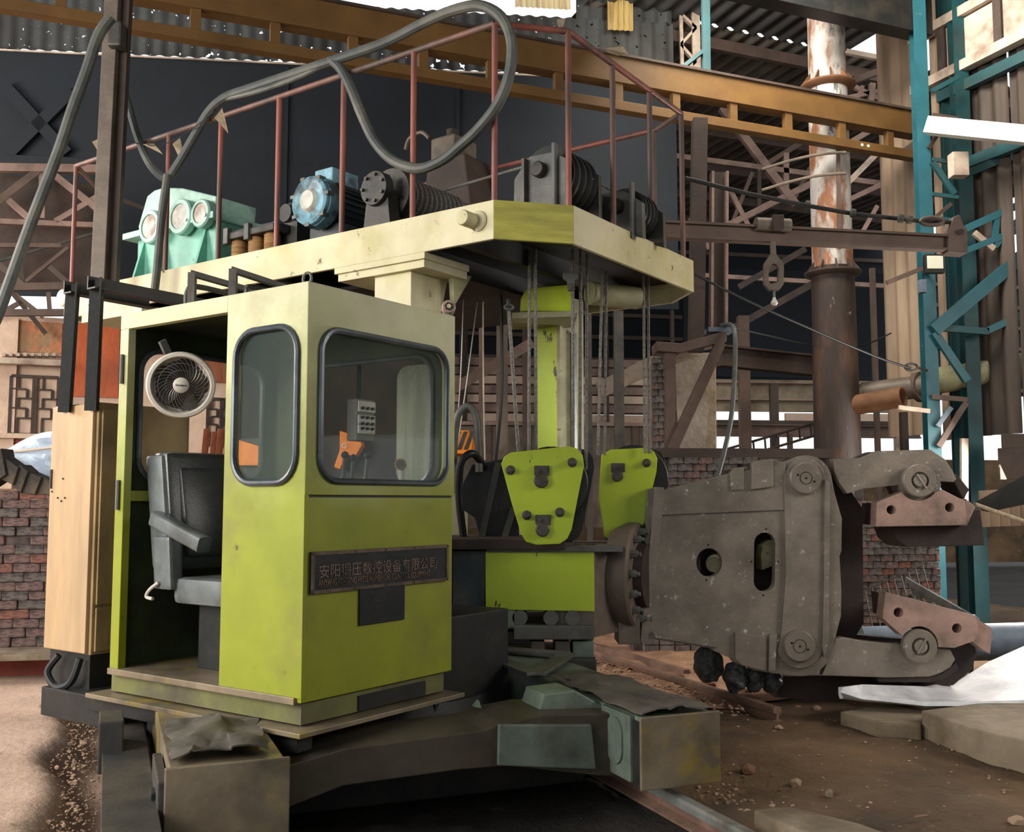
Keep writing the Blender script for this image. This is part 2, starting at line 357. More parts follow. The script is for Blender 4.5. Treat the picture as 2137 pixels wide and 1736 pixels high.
def smooth_path(pts, k=6):
    pts = [Vector(p) for p in pts]; out = []
    for i in range(len(pts) - 1):
        a, b, c, d = pts[max(i - 1, 0)], pts[i], pts[i + 1], pts[min(i + 2, len(pts) - 1)]
        for j in range(k):
            t = j / k
            out.append(.5 * ((2 * b) + (c - a) * t + (2 * a - 5 * b + 4 * c - d) * t * t + (3 * b - a - 3 * c + d) * t ** 3))
    return out + [pts[-1]]
def rrect(u0, u1, v0, v1, r, k=6):
    o = []
    for cu, cv, a in ((u1 - r, v1 - r, 0), (u0 + r, v1 - r, 90), (u0 + r, v0 + r, 180), (u1 - r, v0 + r, 270)):
        o += [(cu + r * math.cos(math.radians(a + 90 * i / k)), cv + r * math.sin(math.radians(a + 90 * i / k))) for i in range(k + 1)]
    return o
def circ(cu, cv, r, n=24, a0=0): return [(cu + r * math.cos(2 * math.pi * i / n + a0), cv + r * math.sin(2 * math.pi * i / n + a0)) for i in range(n)]
def arcpx(cx, cy, r, a0, a1, n=10):
    return [(cx + r * math.cos(math.radians(a0 + (a1 - a0) * i / n)), cy - r * math.sin(math.radians(a0 + (a1 - a0) * i / n))) for i in range(n + 1)]
def tr(fr, pts, x=None, y=None):
    """pixel outline -> (u, z) on the local plane x=c or y=c"""
    o = []
    for p in pts:
        q = fr.px(p[0], p[1], x=x, y=y); o.append((q.y if x is not None else q.x, q.z))
    return o
def text_mesh(body, size, font_w=.8):
    cu = bpy.data.curves.new('lettering', 'FONT'); cu.body = body; cu.size = size; cu.extrude = .0015; cu.resolution_u = 2
    ob = bpy.data.objects.new('lettering', cu); COL.objects.link(ob)
    dg = bpy.context.evaluated_depsgraph_get(); me = bpy.data.meshes.new_from_object(ob.evaluated_get(dg))
    bpy.data.objects.remove(ob); return me
def letters(name, body, size, m, parent, world, sx=1.0):
    me = text_mesh(body, size)
    xs = [v.co.x for v in me.vertices]; c = min(xs) if xs else 0
    for v in me.vertices: v.co.x = (v.co.x - c) * sx
    me.materials.clear(); me.materials.append(MATS[m])
    return piece(name, me, parent, world)

# ============================================================ the setting
def fbm(x, y, s, seed=0): return noise.fractal(Vector((x * s + seed, y * s - seed, seed * .37)), 1.0, 2.0, 4)
def ground(name, x0, x1, y0, y1, step, h, m):
    nx, ny = int((x1 - x0) / step) + 1, int((y1 - y0) / step) + 1
    mb = MB(); mb.sm = True
    vs = []
    for i in range(nx + 1):
        for j in range(ny + 1):
            x, y = x0 + (x1 - x0) * i / nx, y0 + (y1 - y0) * j / ny; vs.append(BLD.w(*h(x, y)))
    mb.add(vs, [(i * (ny + 1) + j, (i + 1) * (ny + 1) + j, (i + 1) * (ny + 1) + j + 1, i * (ny + 1) + j + 1) for i in range(nx) for j in range(ny)])
    o = part(name, mb, m, None, kind='structure', ang=60); return o
def h_left(x, y):
    e = -.16 + .09 * fbm(0, y, 1.3, 3)
    k = max(0., min(1., (x - e + .16) / .3))
    return x, y, .12 - .22 * k * k * (3 - 2 * k) + (.004 + .045 * k * (1.2 - k)) * fbm(x, y, 7, 1) + .003 * fbm(x, y, 1.2, 5)
ground('floor_left', -9, .17, 2.2, 13.0, .06, h_left, 'concrete_pale')
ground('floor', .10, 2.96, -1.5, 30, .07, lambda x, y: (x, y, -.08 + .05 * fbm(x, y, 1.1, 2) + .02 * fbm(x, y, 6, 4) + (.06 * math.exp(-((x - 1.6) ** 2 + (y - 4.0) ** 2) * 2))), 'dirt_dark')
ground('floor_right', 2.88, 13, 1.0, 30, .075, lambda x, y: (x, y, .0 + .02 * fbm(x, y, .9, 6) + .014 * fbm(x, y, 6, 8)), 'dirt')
ground('floor_sunlit_sand', 3.25, 6.4, 6.7, 12.5, .07, lambda x, y: (x, y, .028 + .02 * fbm(x, y, .9, 6) + .03 * fbm(x, y, 3, 8) - .12 * max(0, .25 - (y - 6.7) - .5 * (x - 3.25)) - .09 * max(0, 3.5 - x)), 'sunlit_sand')  # pale sandy patch over the dirt, painting in sunlight on the ground
mb = MB().box(BLD, -30, 30, -12, 60, -.5, -.22); struct('floor_base', mb, 'dirt_dark')

# roof over the hall, with purlins, and the far bay behind
mb = MB().corr(BLD.w(-9, -6.0, 8.9), BLD.w(11, -6.0, 8.9), BLD.uy * 18.6, .28, .035, (0, 0, 1), .004)
roof = struct('ceiling', mb, 'corr_roof')
rf2 = struct('ceiling_next_bay', MB().corr(BLD.w(6.3, 12.6, 8.9), BLD.w(20, 12.6, 8.9), BLD.uy * 20, .28, .035, (0, 0, 1), .004), 'corr_bay')
rf3 = struct('ceiling_far_bay', MB().corr(BLD.w(-12, 16.6, 8.5), BLD.w(6.3, 16.6, 8.5), BLD.uy * 16, .28, .035, (0, 0, 1), .004), 'corr_roof')
for i, y in enumerate((12.9, 14.5, 16.1, 17.9, 19.7, 21.5, 24, 27)):
    part('purlin', MB().bar(BLD.w(6.4, y, 8.76), BLD.w(19.8, y, 8.76), .09, .18), 'brown_beam', rf2)
# unseen walls round the camera, front one added to block light; open left
struct('wall_light_block', MB().box(ID, 2.4, 13, -5.2, -5.0, -.2, 9.0), 'wall_dark')
struct('wall_right_near', MB().corr(BLD.w(10.25, -9, -.1), BLD.w(10.25, 3.0, -.1), (0, 0, 8.9), .22, .03, BLD.ux), 'corr_dark')

# dark sheet wall hanging behind the platform, lit gap, holed sheets above
HW = Frame((-6.76, 13.2, 0), 6.4)
z_gap = HW.px(300, 113, y=0).z
xr = HW.px(1412, 300, y=0).x
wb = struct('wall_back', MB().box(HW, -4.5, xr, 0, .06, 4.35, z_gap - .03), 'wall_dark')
for x in (1.2, 3.6, 6.0):
    part('wall_seam', MB().box(HW, x, x + .05, -.03, .0, 4.4, z_gap - .1), 'wall_dark', wb)
for (a, b) in (((10, 180), (140, 320)), ((150, 190), (20, 320)), ((0, 335), (215, 345))):
    p, q = HW.px(*a, y=-.06), HW.px(*b, y=-.06)
    part('cross_brace', MB().bar(HW.w(*p), HW.w(*q), .16, .05, HW.uy), 'wall_dark', wb)
mb = MB().corr(HW.w(-4.5, .1, z_gap + .03), HW.w(xr, .1, z_gap + .03), (0, 0, HW.px(900, 26, y=.1).z - z_gap), .2, .025, HW.uy)
cs = struct('wall_clerestory', mb, 'corr_holes')
part('sill', MB().box(HW, -4.5, xr, -.02, .04, z_gap - .05, z_gap - .028), 'pale_steel', cs)
pa, pb = HW.px(1205, 30, y=.05).x, xr
part('upper_sheet', MB().corr(HW.w(pa, .16, 8.3), HW.w(pb, .16, 8.3), (0, 0, .9), .2, .025, HW.uy), 'corr_holes', cs)
p, q = HW.px(1268, 62, y=-.05), HW.px(1320, -30, y=-.05)
part('roof_light', MB().corr(HW.w(p.x, -.05, p.z), HW.w(q.x, -.05, p.z), (0, 0, q.z - p.z), .08, .012, HW.uy), 'skylight', cs)
p, q = HW.px(1075, 14, y=-.05), HW.px(1190, -30, y=-.05)
part('roof_light', MB().corr(HW.w(p.x, -.05, p.z), HW.w(q.x, -.05, p.z), (0, 0, q.z - p.z), .08, .012, HW.uy), 'skylight', cs)

# far end wall of the next bay
FW = Frame((0, 26, 0), 10)
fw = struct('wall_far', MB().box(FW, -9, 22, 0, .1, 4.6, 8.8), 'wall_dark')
for z in (4.7, 5.3, 5.9, 6.5, 7.1, 7.7, 8.3): part('girt', MB().box(FW, -9, 22, -.1, 0, z, z + .1), 'brown_beam', fw)
fl = struct('wall_far_low', MB().box(FW, -9, 22, -.2, 0, -.1, 2.75), 'dirt')
for x in (-3, 0, 3, 6, 9): part('wall_pier', MB().box(FW, x, x + .45, -.4, -.2, -.1, 2.75), 'plaster', fl)

# right hand wall: corrugated sheets on girts, open below
XW = 10.25
def rwall(y0, y1, z0, z1, m, k=0): return MB().corr(BLD.w(XW, y0, z0), BLD.w(XW, y1, z0), (0, 0, z1 - z0), .22, .03, BLD.ux)
wr = struct('wall_right', rwall(3.0, 8.85, 2.5, 8.8, 'c'), 'corr_dark')
for (y0, y1, z0, z1, m) in ((8.88, 9.75, 2.42, 8.8, 'corr_dark'), (9.78, 10.12, 2.4, 8.8, 'corr_tan'), (10.2, 11.15, 2.5, 8.7, 'corr_tan')):
    part('sheet', rwall(y0, y1, z0, z1, m), m, wr)
for a, b in (((2010, 345), (2137, 292)), ((1960, 205), (2137, 112))):
    pa, pb = BLD.px(*a, x=XW - .1), BLD.px(*b, x=XW - .1)
    part('girt', MB().bar(BLD.w(*pa), BLD.w(XW - .1, pb.y - 1, pa.z), .1, .14), 'teal_dark', wr)
part('top_panel', MB().box(BLD, XW - .12, XW - .06, 3, 9.8, 7.3, 7.85), 'pale_steel', wr)
part('top_rail', MB().box(BLD, XW - .2, XW - .06, 3, 10.3, 7.15, 7.28), 'pale_steel', wr)
part('top_rail', MB().box(BLD, XW - .2, XW - .06, 3, 10.3, 7.87, 8.0), 'pale_steel', wr)
for y in (4, 5.2, 6.4, 7.6, 8.8, 9.7): part('top_stud', MB().box(BLD, XW - .16, XW - .04, y, y + .12, 7.2, 7.95), 'dark_brown', wr)
lw = struct('wall_right_low', MB().box(BLD, XW + .1, XW + .3, 2.0, 7.35, -.1, 1.35), 'concrete_dirty')
part('plaster_patch', MB().box(BLD, XW + .06, XW + .1, 3.0, 6.6, .2, .9), 'dirt_dark', lw)

# dark box girder of the hall at the top right
a = D(1690, 40, 12.0); b = BLD.l(a)
gd = struct('trim_1', MB().box(BLD, b.x - 1.3, b.x + 1.75, b.y - .25, b.y, b.z, b.z + 1.35), 'black_steel', bevel=.01)

# ---- rails
def rail(x, y0, y1, head, name, lab):
    t = thing(name, lab, 'rail', BLD.w(x, (y0 + y1) / 2, 0), 22, 'track rails')
    part('rail_web', MB().sweep([(-.06, 0), (.06, 0), (.06, .012), (.01, .03), (.01, .09), (-.01, .09), (-.01, .03), (-.06, .012)], BLD.w(x, y0, -.02), BLD.w(x, y1, -.02)), 'rail_brown', t)
    part('rail_head', MB().sweep([(-.033, .07), (.033, .07), (.036, .105), (.026, .118), (-.026, .118), (-.036, .105)], BLD.w(x, y0, -.02), BLD.w(x, y1, -.02)), head, t, bevel=.004)
rail(.52, 1.5, 15, 'rail_brown', 'track_rail', 'rusty steel rail beside the pale concrete floor on the left')
rail(2.77, 1.0, 15, 'rail_shine', 'track_rail', 'steel rail with a bright worn head beside the concrete kerb')
rail(4.6, 6.2, 16, 'rail_brown', 'track_rail', 'brown rail lying in rubble under the gripper head')
one('track_rail', MB().sweep([(-.05, 0), (.05, 0), (.03, .07), (-.03, .07)], BLD.w(4.95, 8.0, 0), BLD.w(4.85, 11.5, .02)), 'rail_brown', 'short loose length of rail lying behind the rail under the gripper', 'rail', 'track rails')

# concrete kerb and slabs on the right
def slab(name, pts, z0, z1, m, lab):
    mb = MB().prism(ID, [(p.x, p.y) for p in pts], z0, z1, 'z'); return one(name, mb, m, lab, 'slab', bevel=.02)
k = [BLD.w(2.93, y, 0) + BLD.ux * .02 * math.sin(y * 9) for y in (4.15, 3.6, 3.0, 2.2, 1.4)] + [BLD.w(3.42, 1.4, 0), BLD.w(3.36, 3.0, 0), BLD.w(3.25, 3.8, 0), BLD.w(3.12, 4.12, 0)]
slab('concrete_kerb', k, -.08, .13, 'concrete_dirty', 'broken concrete kerb beside the bright rail at the bottom right')
zt = .18
t = [PZ(1922, 1482, zt), PZ(1965, 1497, zt), PZ(2021, 1517, zt), PZ(2070, 1530, zt), PZ(2137, 1545, zt), PZ(2320, 1600, zt), PZ(2400, 1470, zt), PZ(2137, 1461, zt), PZ(2030, 1468, zt)]
slab('concrete_slab', t, -.02, zt, 'concrete_dirty', 'large weathered concrete slab at the right edge')
t = [PZ(1752, 1484, .1), PZ(1836, 1505, .1), PZ(1922, 1512, .1), PZ(1930, 1480, .1), PZ(1840, 1470, .1)]
slab('concrete_block', t, -.02, .1, 'concrete_dirty', 'small concrete block beside the large slab')

# ---- brick walls
BRICKS = []
for k in range(6):
    me = bpy.data.meshes.new('brick'); bm = bmesh.new(); bmesh.ops.create_cube(bm, size=1)
    rr = random.Random(k)
    for v in bm.verts: v.co += Vector((rr.uniform(-.02, .02), rr.uniform(-.06, .06), rr.uniform(-.05, .05)))
    bmesh.ops.bevel(bm, geom=list(bm.edges), offset=.05, segments=1, affect='EDGES')
    bm.to_mesh(me); bm.free(); BRICKS.append(me)
def brick_mat(me, m):
    key = (me.name, m)
    if key not in brick_mat.c:
        c = me.copy(); c.materials.append(MATS[m]); brick_mat.c[key] = c
    return brick_mat.c[key]
brick_mat.c = {}
def bricks(parent, fr, x0, x1, z0, z1, y, bl, bh, mats, skip=None, dy=.0):
    n = 0; row = 0; z = z0
    while z < z1 - bh * .4:
        x = x0 - (bl * .5 if row % 2 else 0)
        while x < x1:
            w = bl * R.uniform(.88, 1.05); xa, xb = max(x, x0), min(x + w, x1)
            if xb - xa > bl * .2 and not (skip and skip((xa + xb) / 2, z)) and R.random() > .015:
                me = brick_mat(R.choice(BRICKS), R.choice(mats)); g = bh * .06
                M = fr.M @ Matrix.Translation((((xa + xb) / 2), y + R.uniform(-.012, .012), z + bh / 2)) @ Matrix.Rotation(R.uniform(-.02, .02), 4, 'Y') @ Matrix.Diagonal((xb - xa - g, .11, bh - g, 1))
                piece('brick', me, parent, M); n += 1
            x += w
        z += bh; row += 1
    return n
LB = Frame((-4.6, 8.7, 0), 10)            # low brick wall at the left
q0, q1 = LB.px(0, 1345, y=0), LB.px(104, 1032, y=0)
bw = struct('wall_left', MB().box(LB, q0.x - 1.5, q1.x + .75, .0, .2, -.1, q1.z - .05), 'mortar')
nb = bricks(bw, LB, q0.x - .35, q1.x + .75, q0.z - .02, q1.z, .02, .235, .079, ['brick', 'brick', 'brick', 'brick_red', 'brick_grey'])
ldg = LB.px(0, 1358, y=-.3)
part('wall_ledge', MB().box(LB, q0.x - 1.5, q1.x + .5, -.5, .1, q0.z - .07, q0.z - .02), 'concrete_dirty', bw, bevel=.008)
part('wall_footing', MB().box(LB, q0.x - 1.5, q1.x + .5, -.1, .1, -.1, q0.z - .07), 'red_oxide', bw)

RB = Frame((0, 10.6, 0), 4)               # brick wall behind the gripper
q0, q1, q2, q3 = RB.px(1395, 955, y=0), RB.px(1645, 1012, y=0), RB.px(1794, 1056, y=0), RB.px(1962, 1312, y=0)
qt = RB.px(1794, 1050, y=0)
rb = struct('wall_rear', MB().box(RB, q0.x - .4, q2.x + .05, .03, .3, -.1, q0.z), 'mortar')
part('wall_core', MB().box(RB, q2.x + .05, q3.x, .03, .3, -.1, qt.z), 'mortar', rb)
part('wall_cap', MB().box(RB, q0.x - .5, q2.x - .3, -.06, .36, q0.z, q0.z + .1), 'dark_brown', rb)
bricks(rb, RB, q0.x, q1.x, q1.z - .08, q0.z, .0, .17, .075, ['brick_grey', 'brick_grey', 'brick'])
bricks(rb, RB, q2.x - .1, q3.x, q3.z, qt.z, .0, .155, .072, ['brick_grey', 'brick_grey', 'brick_grey', 'brick', 'brick_red'])
mb = MB(); z = .02; row = 0
while z < q1.z - .09:
    x = q0.x - .3
    while x < q2.x - .12:
        mb.box(RB, x + .006, x + .16, -.05, .06, z + .004, z + .07); x += .166
    z += .075; row += 1
part('brick_courses', mb, 'brick_grey', rb, kind='stuff')

# ============================================================ operator cab
Z0, Z1, CX, CY = .65, 2.69, 1.17, 1.57
c = thing('operator_cab', 'lime green sheet metal operator cab with an open doorway and rounded windows', 'cab', CAB.w(CX / 2, CY / 2, .49), 54.8)
hs = rrect(.06, .53, 1.69, 2.48, .14); hf = rrect(.09, 1.09, 1.70, 2.47, .12)
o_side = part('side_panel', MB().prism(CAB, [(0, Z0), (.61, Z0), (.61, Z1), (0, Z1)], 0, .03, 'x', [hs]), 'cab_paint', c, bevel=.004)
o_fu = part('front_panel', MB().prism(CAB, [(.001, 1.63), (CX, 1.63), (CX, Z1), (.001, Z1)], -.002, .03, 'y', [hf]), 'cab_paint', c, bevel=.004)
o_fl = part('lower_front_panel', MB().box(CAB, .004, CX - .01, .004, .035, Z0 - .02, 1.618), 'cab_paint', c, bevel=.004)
part('panel_seam', MB().box(CAB, .01, CX - .01, .012, .04, 1.6, 1.64), 'black_rubber', c)
part('door_post', MB().box(CAB, 0, .05, 1.49, CY, Z0, Z1 - .09), 'cab_paint', c, bevel=.004)
part('door_hinge', MB().cyl(CAB.w(-.012, 1.53, 1.55), CAB.w(-.012, 1.53, 1.72), .012, 10), 'grey_steel', c)
part('door_hinge', MB().cyl(CAB.w(-.012, 1.53, 2.28), CAB.w(-.012, 1.53, 2.45), .012, 10), 'grey_steel', c)
part('door_header', MB().box(CAB, 0, .05, .61, CY, Z1 - .09, Z1), 'cab_paint', c, bevel=.004)
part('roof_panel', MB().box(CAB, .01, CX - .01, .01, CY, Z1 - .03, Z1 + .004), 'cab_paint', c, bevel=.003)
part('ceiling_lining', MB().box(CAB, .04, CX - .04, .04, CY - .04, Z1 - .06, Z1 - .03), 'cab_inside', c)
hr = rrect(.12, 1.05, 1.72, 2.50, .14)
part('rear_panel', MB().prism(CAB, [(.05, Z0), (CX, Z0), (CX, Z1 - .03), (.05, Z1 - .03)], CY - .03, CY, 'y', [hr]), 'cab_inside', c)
part('rear_rail', MB().box(CAB, .05, CX - .04, CY - .07, CY - .03, 1.6, 1.66), 'cab_paint', c, bevel=.003)
hx = rrect(.14, 1.15, 1.70, 2.47, .13)
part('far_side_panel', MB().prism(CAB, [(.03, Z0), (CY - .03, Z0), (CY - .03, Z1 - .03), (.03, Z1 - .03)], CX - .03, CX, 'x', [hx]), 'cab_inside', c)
part('floor_plate', MB().box(CAB, -.015, CX, .036, CY, Z0 - .03, Z0 + .005), 'base_steel', c, bevel=.004)
part('skirt', MB().box(CAB, .03, CX - .05, .03, CY + .02, .52, Z0 - .03), 'cab_skirt', c)
part('window_pane', MB().prism(CAB, rrect(.15, CAB.px(828, 850, x=CX - .02).y, 1.705, 2.42, .08), CX - .02, CX - .015, 'x'), 'film', c, label='clouded plastic film hanging in the far side window')
part('base_flange', MB().prism(CAB, [(-.07, -.07), (CX + .02, -.07), (CX + .02, CY + .12), (-.07, CY + .12)], .485, .51, 'z'), 'base_steel', c, bevel=.004)
part('skirt_slot', MB().box(CAB, .42, .95, .02, .05, .525, .60), 'black_steel', c)
def ring(fr, ol, ax, cpos, r, seg=8):
    P = (lambda u, v: fr.w(cpos, u, v)) if ax == 'x' else (lambda u, v: fr.w(u, cpos, v))
    return MB().tube([P(u, v) for u, v in ol], r, seg, closed=True)
for nm, ol, ax, cp, hole_par in (('s', hs, 'x', -.006, o_side), ('f', hf, 'y', -.008, o_fu), ('x', hx, 'x', CX - .035, c), ('r', hr, 'y', CY - .035, c)):
    part('window_seal', ring(CAB, ol, ax, cp, .017), 'seal', c)
inset = lambda ol, k: [(sum(p[0] for p in ol) / len(ol) + (u - sum(p[0] for p in ol) / len(ol)) * k, sum(p[1] for p in ol) / len(ol) + (v - sum(p[1] for p in ol) / len(ol)) * k) for u, v in ol]
part('window_pane', MB().prism(CAB, inset(hs, 1.005), .010, .015, 'x'), 'glass', c, label='dusty glass of the tall side window')
part('window_pane', MB().prism(CAB, inset(hf, 1.005), .010, .015, 'y'), 'glass', c, label='dusty glass of the wide front window')
# nameplates
n0, n1 = CAB.px(650, 1152, y=-.01), CAB.px(934, 1215, y=-.01); nb_ = CAB.px(650, 1240, y=-.01).z
npl = part('nameplate', MB().box(CAB, n0.x, n1.x, -.012, .004, nb_, n0.z), 'plate_dark', c, bevel=.002, label='dark engraved maker plate with Chinese and English lettering')
fw_ = .017
for (x0, x1, z0, z1) in ((n0.x, n1.x, n0.z - fw_, n0.z), (n0.x, n1.x, nb_, nb_ + fw_), (n0.x, n0.x + fw_, nb_, n0.z), (n1.x - fw_, n1.x, nb_, n0.z)):
    part('plate_border', MB().box(CAB, x0, x1, -.017, -.004, z0, z1), 'plate_frame', npl)
for x in (n0.x + .008, n0.x + .3, (n0.x + n1.x) / 2, n1.x - .3, n1.x - .008):
    for z in (n0.z - .008, nb_ + .008): part('rivet', MB().cyl(CAB.w(x, -.016, z), CAB.w(x, -.022, z), .004, 8), 'bolt', npl)
def face_m(fr, x, y, z): return Matrix((( fr.ux.x, 0, -fr.uy.x, 0), (fr.ux.y, 0, -fr.uy.y, 0), (0, 1, 0, 0), (0, 0, 0, 1))).to_4x4() if False else (Matrix.Translation(fr.w(x, y, z)) @ Matrix.Rotation(fr.a, 4, 'Z') @ Matrix.Rotation(math.pi / 2, 4, 'X'))
wch = (n1.x - n0.x - .12) / 12
letters('chinese_lettering', '安阳锻压数控设备有限公司', wch * .93, 'plate_text', npl, face_m(CAB, n0.x + .05, -.014, n0.z - .125), 1.05)
letters('english_lettering', 'ANYANG FORGING PRESS NUMERICAL CONTROL EQUIPMENT', .047, 'plate_text', npl, face_m(CAB, n0.x + .045, -.014, nb_ + .035), .64)
m0, m1 = CAB.px(752, 1236, y=-.01), CAB.px(845, 1298, y=-.01)
part('blank_plate', MB().box(CAB, m0.x, m1.x, -.008, .004, CAB.px(752, 1306, y=-.01).z, m0.z + .02), 'plate_dark', c, bevel=.002)
# roof fittings
def eye(fr, x, y, z, r=.03): return MB().tube([fr.w(x, y + r * math.cos(a), z + r + r * math.sin(a)) for a in [math.pi * 2 * i / 14 for i in range(14)]], .007, 8, closed=True)
part('lifting_eye', eye(CAB, .02, .03, Z1 - .01), 'grey_steel', c)
part('lifting_eye', eye(CAB, .5, 1.1, Z1 - .01), 'grey_steel', c)
def lp(*pts): return [CAB.w(*p) for p in pts]
part('roof_conduit', MB().tube(smooth_path(lp((.12, 1.12, Z1), (.12, 1.12, Z1 + .1), (.18, 1.1, Z1 + .14), (.5, 1.06, Z1 + .12)), 5), .016), 'dark_steel', c)
part('roof_conduit', MB().tube(smooth_path(lp((.3, .82, Z1), (.3, .82, Z1 + .1), (.35, .8, Z1 + .13), (.8, .7, Z1 + .1)), 5), .016), 'dark_steel', c)
part('roof_bracket', MB().angle(CAB.w(.1, 1.05, Z1), CAB.w(.1, 1.05, Z1 + .2), .04), 'dark_steel', c)
part('roof_bracket', MB().angle(CAB.w(.1, 1.05, Z1 + .2), CAB.w(.9, 1.0, Z1 + .14), .04), 'dark_steel', c)
part('roof_bracket', MB().angle(CAB.w(.12, .72, Z1), CAB.w(.12, .72, Z1 + .18), .04), 'dark_steel', c)
part('roof_bracket', MB().angle(CAB.w(.12, .72, Z1 + .18), CAB.w(.8, .7, Z1 + .12), .04), 'dark_steel', c)

q = CAB.px(936, 643, y=.06)
h = thing('warning_horn', 'small round pinkish warning horn on the cab roof corner', 'horn', CAB.w(q.x, .1, Z1), 54.8)
dn = Vector((.12, -1, .08)).normalized(); cpt = CAB.w(q.x, .06, q.z)
part('horn_body', MB().lathe(cpt - dn * .06, dn, [(0, .022), (.02, .04), (.09, .042), (.1, .036)], 20), 'jaw_steel', h)
part('horn_grille', MB().lathe(cpt + dn * .04, dn, [(0, .026), (.006, .026)], 6), 'black_steel', h)
part('horn_grille', MB().lathe(cpt + dn * .046, dn, [(0, .015), (.004, .015)], 5), 'cloth_scrap', h)
part('horn_foot', MB().box(CAB, q.x - .02, q.x + .02, .04, .12, Z1, q.z - .03), 'dark_steel', h)

# ---- seat
s = thing('operator_chair', 'black leather operator chair with grey armrest inside the cab', 'chair', CAB.w(.42, 1.2, Z0), 54.8)
def cushion(x0, x1, y0, y1, z0, z1, ty=0, bev=.04, seg=0):
    return MB().add([CAB.w(x, y + ty * (1 if z == z1 else 0), z) for x in (x0, x1) for y in (y0, y1) for z in (z0, z1)],
                    [(0, 1, 3, 2), (4, 6, 7, 5), (0, 4, 5, 1), (2, 3, 7, 6), (0, 2, 6, 4), (1, 5, 7, 3)])
part('backrest', cushion(.17, .70, 1.24, 1.38, 1.2, 1.89, .1), 'leather', s, bevel=.045, smooth=True)
part('backrest_pad', cushion(.25, .62, 1.21, 1.27, 1.28, 1.80, .1), 'leather', s, bevel=.028, smooth=True)
part('backrest_shell', cushion(.15, .26, 1.26, 1.42, 1.2, 1.87, .1), 'vinyl_grey', s, bevel=.03, smooth=True)
part('seat_cushion', cushion(.15, .70, .62, 1.22, 1.02, 1.17, 0), 'vinyl_grey', s, bevel=.04, smooth=True)
part('armrest', MB().sweep(rrect(-.045, .045, -.045, .045, .02, 3), CAB.w(.13, 1.36, 1.50), CAB.w(.13, .92, 1.36)), 'vinyl_grey', s, bevel=.012, smooth=True)
part('armrest_bracket', cushion(.11, .2, 1.18, 1.34, 1.1, 1.4, .03), 'vinyl_grey', s, bevel=.02)
part('recliner_lever', MB().tube(smooth_path([CAB.w(.1, 1.28, 1.14), CAB.w(.08, 1.33, 1.1), CAB.w(.08, 1.36, 1.06), CAB.w(.08, 1.3, 1.05)], 4), .01), 'fan_white', s)
part('pedestal', MB().box(CAB, .28, .6, .78, 1.15, Z0, 1.03), 'black_steel', s, bevel=.01)

# ---- cab fan
q = CAB.px(378, 803, x=.13); fc = CAB.w(*q); fd = Vector((.30, -.93, -.16)).normalized()
f = thing('wall_fan', 'round white cabin fan with a dark swirled wire grille hung in the cab doorway', 'fan', fc - Vector((0, 0, .2)))
part('fan_shroud', MB().lathe(fc - fd * .05, fd, [(0, .12), (.0, .165), (.03, .187), (.08, .190), (.098, .182), (.1, .165), (.085, .157), (.03, .157), (.012, .12)], 40), 'fan_white', f)
part('fan_back', MB().lathe(fc - fd * .07, fd, [(0, .1), (.0, .15), (.04, .16), (.045, .1)], 32), 'fan_dark', f)
part('fan_motor', MB().lathe(fc - fd * .19, fd, [(0, .03), (.01, .06), (.12, .07), (.13, .05)], 20), 'grey_steel', f)
part('fan_hub', MB().lathe(fc + fd * .035, fd, [(0, .044), (.014, .044), (.02, .036), (.022, .0)], 24), 'fan_white', f)
fu = fd.cross(Vector((0, 0, 1))).normalized() * -1; fv = fd.cross(fu) * -1
if fv.z < 0: fv = -fv
if fu.x < 0: fu = -fu
for i in range(5):
    a0 = i * math.tau / 5; g = []
    for k in range(6):
        r = .035 + .115 * k / 5
        g.append([fc + fu * r * math.cos(a0 + t * .75 - k * .08) + fv * r * math.sin(a0 + t * .75 - k * .08) + fd * (-.03 + .035 * t) for t in (0, .33, .66, 1)])
    part('fan_blade', MB().sheet(g, .003), 'fan_dark', f)
for i in range(30):
    a0 = i * math.tau / 30
    pts = [fc + (fu * math.cos(a0 + .9 * t) + fv * math.sin(a0 + .9 * t)) * (.04 + .118 * t) + fd * (.045 - .012 * t * t) for t in [k / 7 for k in range(8)]]
    part('grille_wire', MB().tube(pts, .0016, 5), 'wire_steel', f)
for rr_ in (.085, .125): part('grille_ring', MB().tube([fc + (fu * math.cos(a) + fv * math.sin(a)) * rr_ + fd * .04 for a in [math.tau * k / 36 for k in range(36)]], .0015, 5, closed=True), 'wire_steel', f)
Mf = Matrix.Translation(fc + fd * .0585 - fu * .031 - fv * .004) @ Matrix((( fu.x, fv.x, fd.x, 0), (fu.y, fv.y, fd.y, 0), (fu.z, fv.z, fd.z, 0), (0, 0, 0, 1)))
letters('hub_lettering', 'Crompton', .0165, 'dark_print', f, Mf, .85)
part('fan_bracket', MB().bar(fc - fd * .15, CAB.w(.08, q.y + .12, q.z + .26), .02, .045), 'grey_steel', f)
part('fan_bracket', MB().bar(fc - fd * .15, fc - fd * .18 + Vector((0, 0, -.02)), .05, .05), 'grey_steel', f)

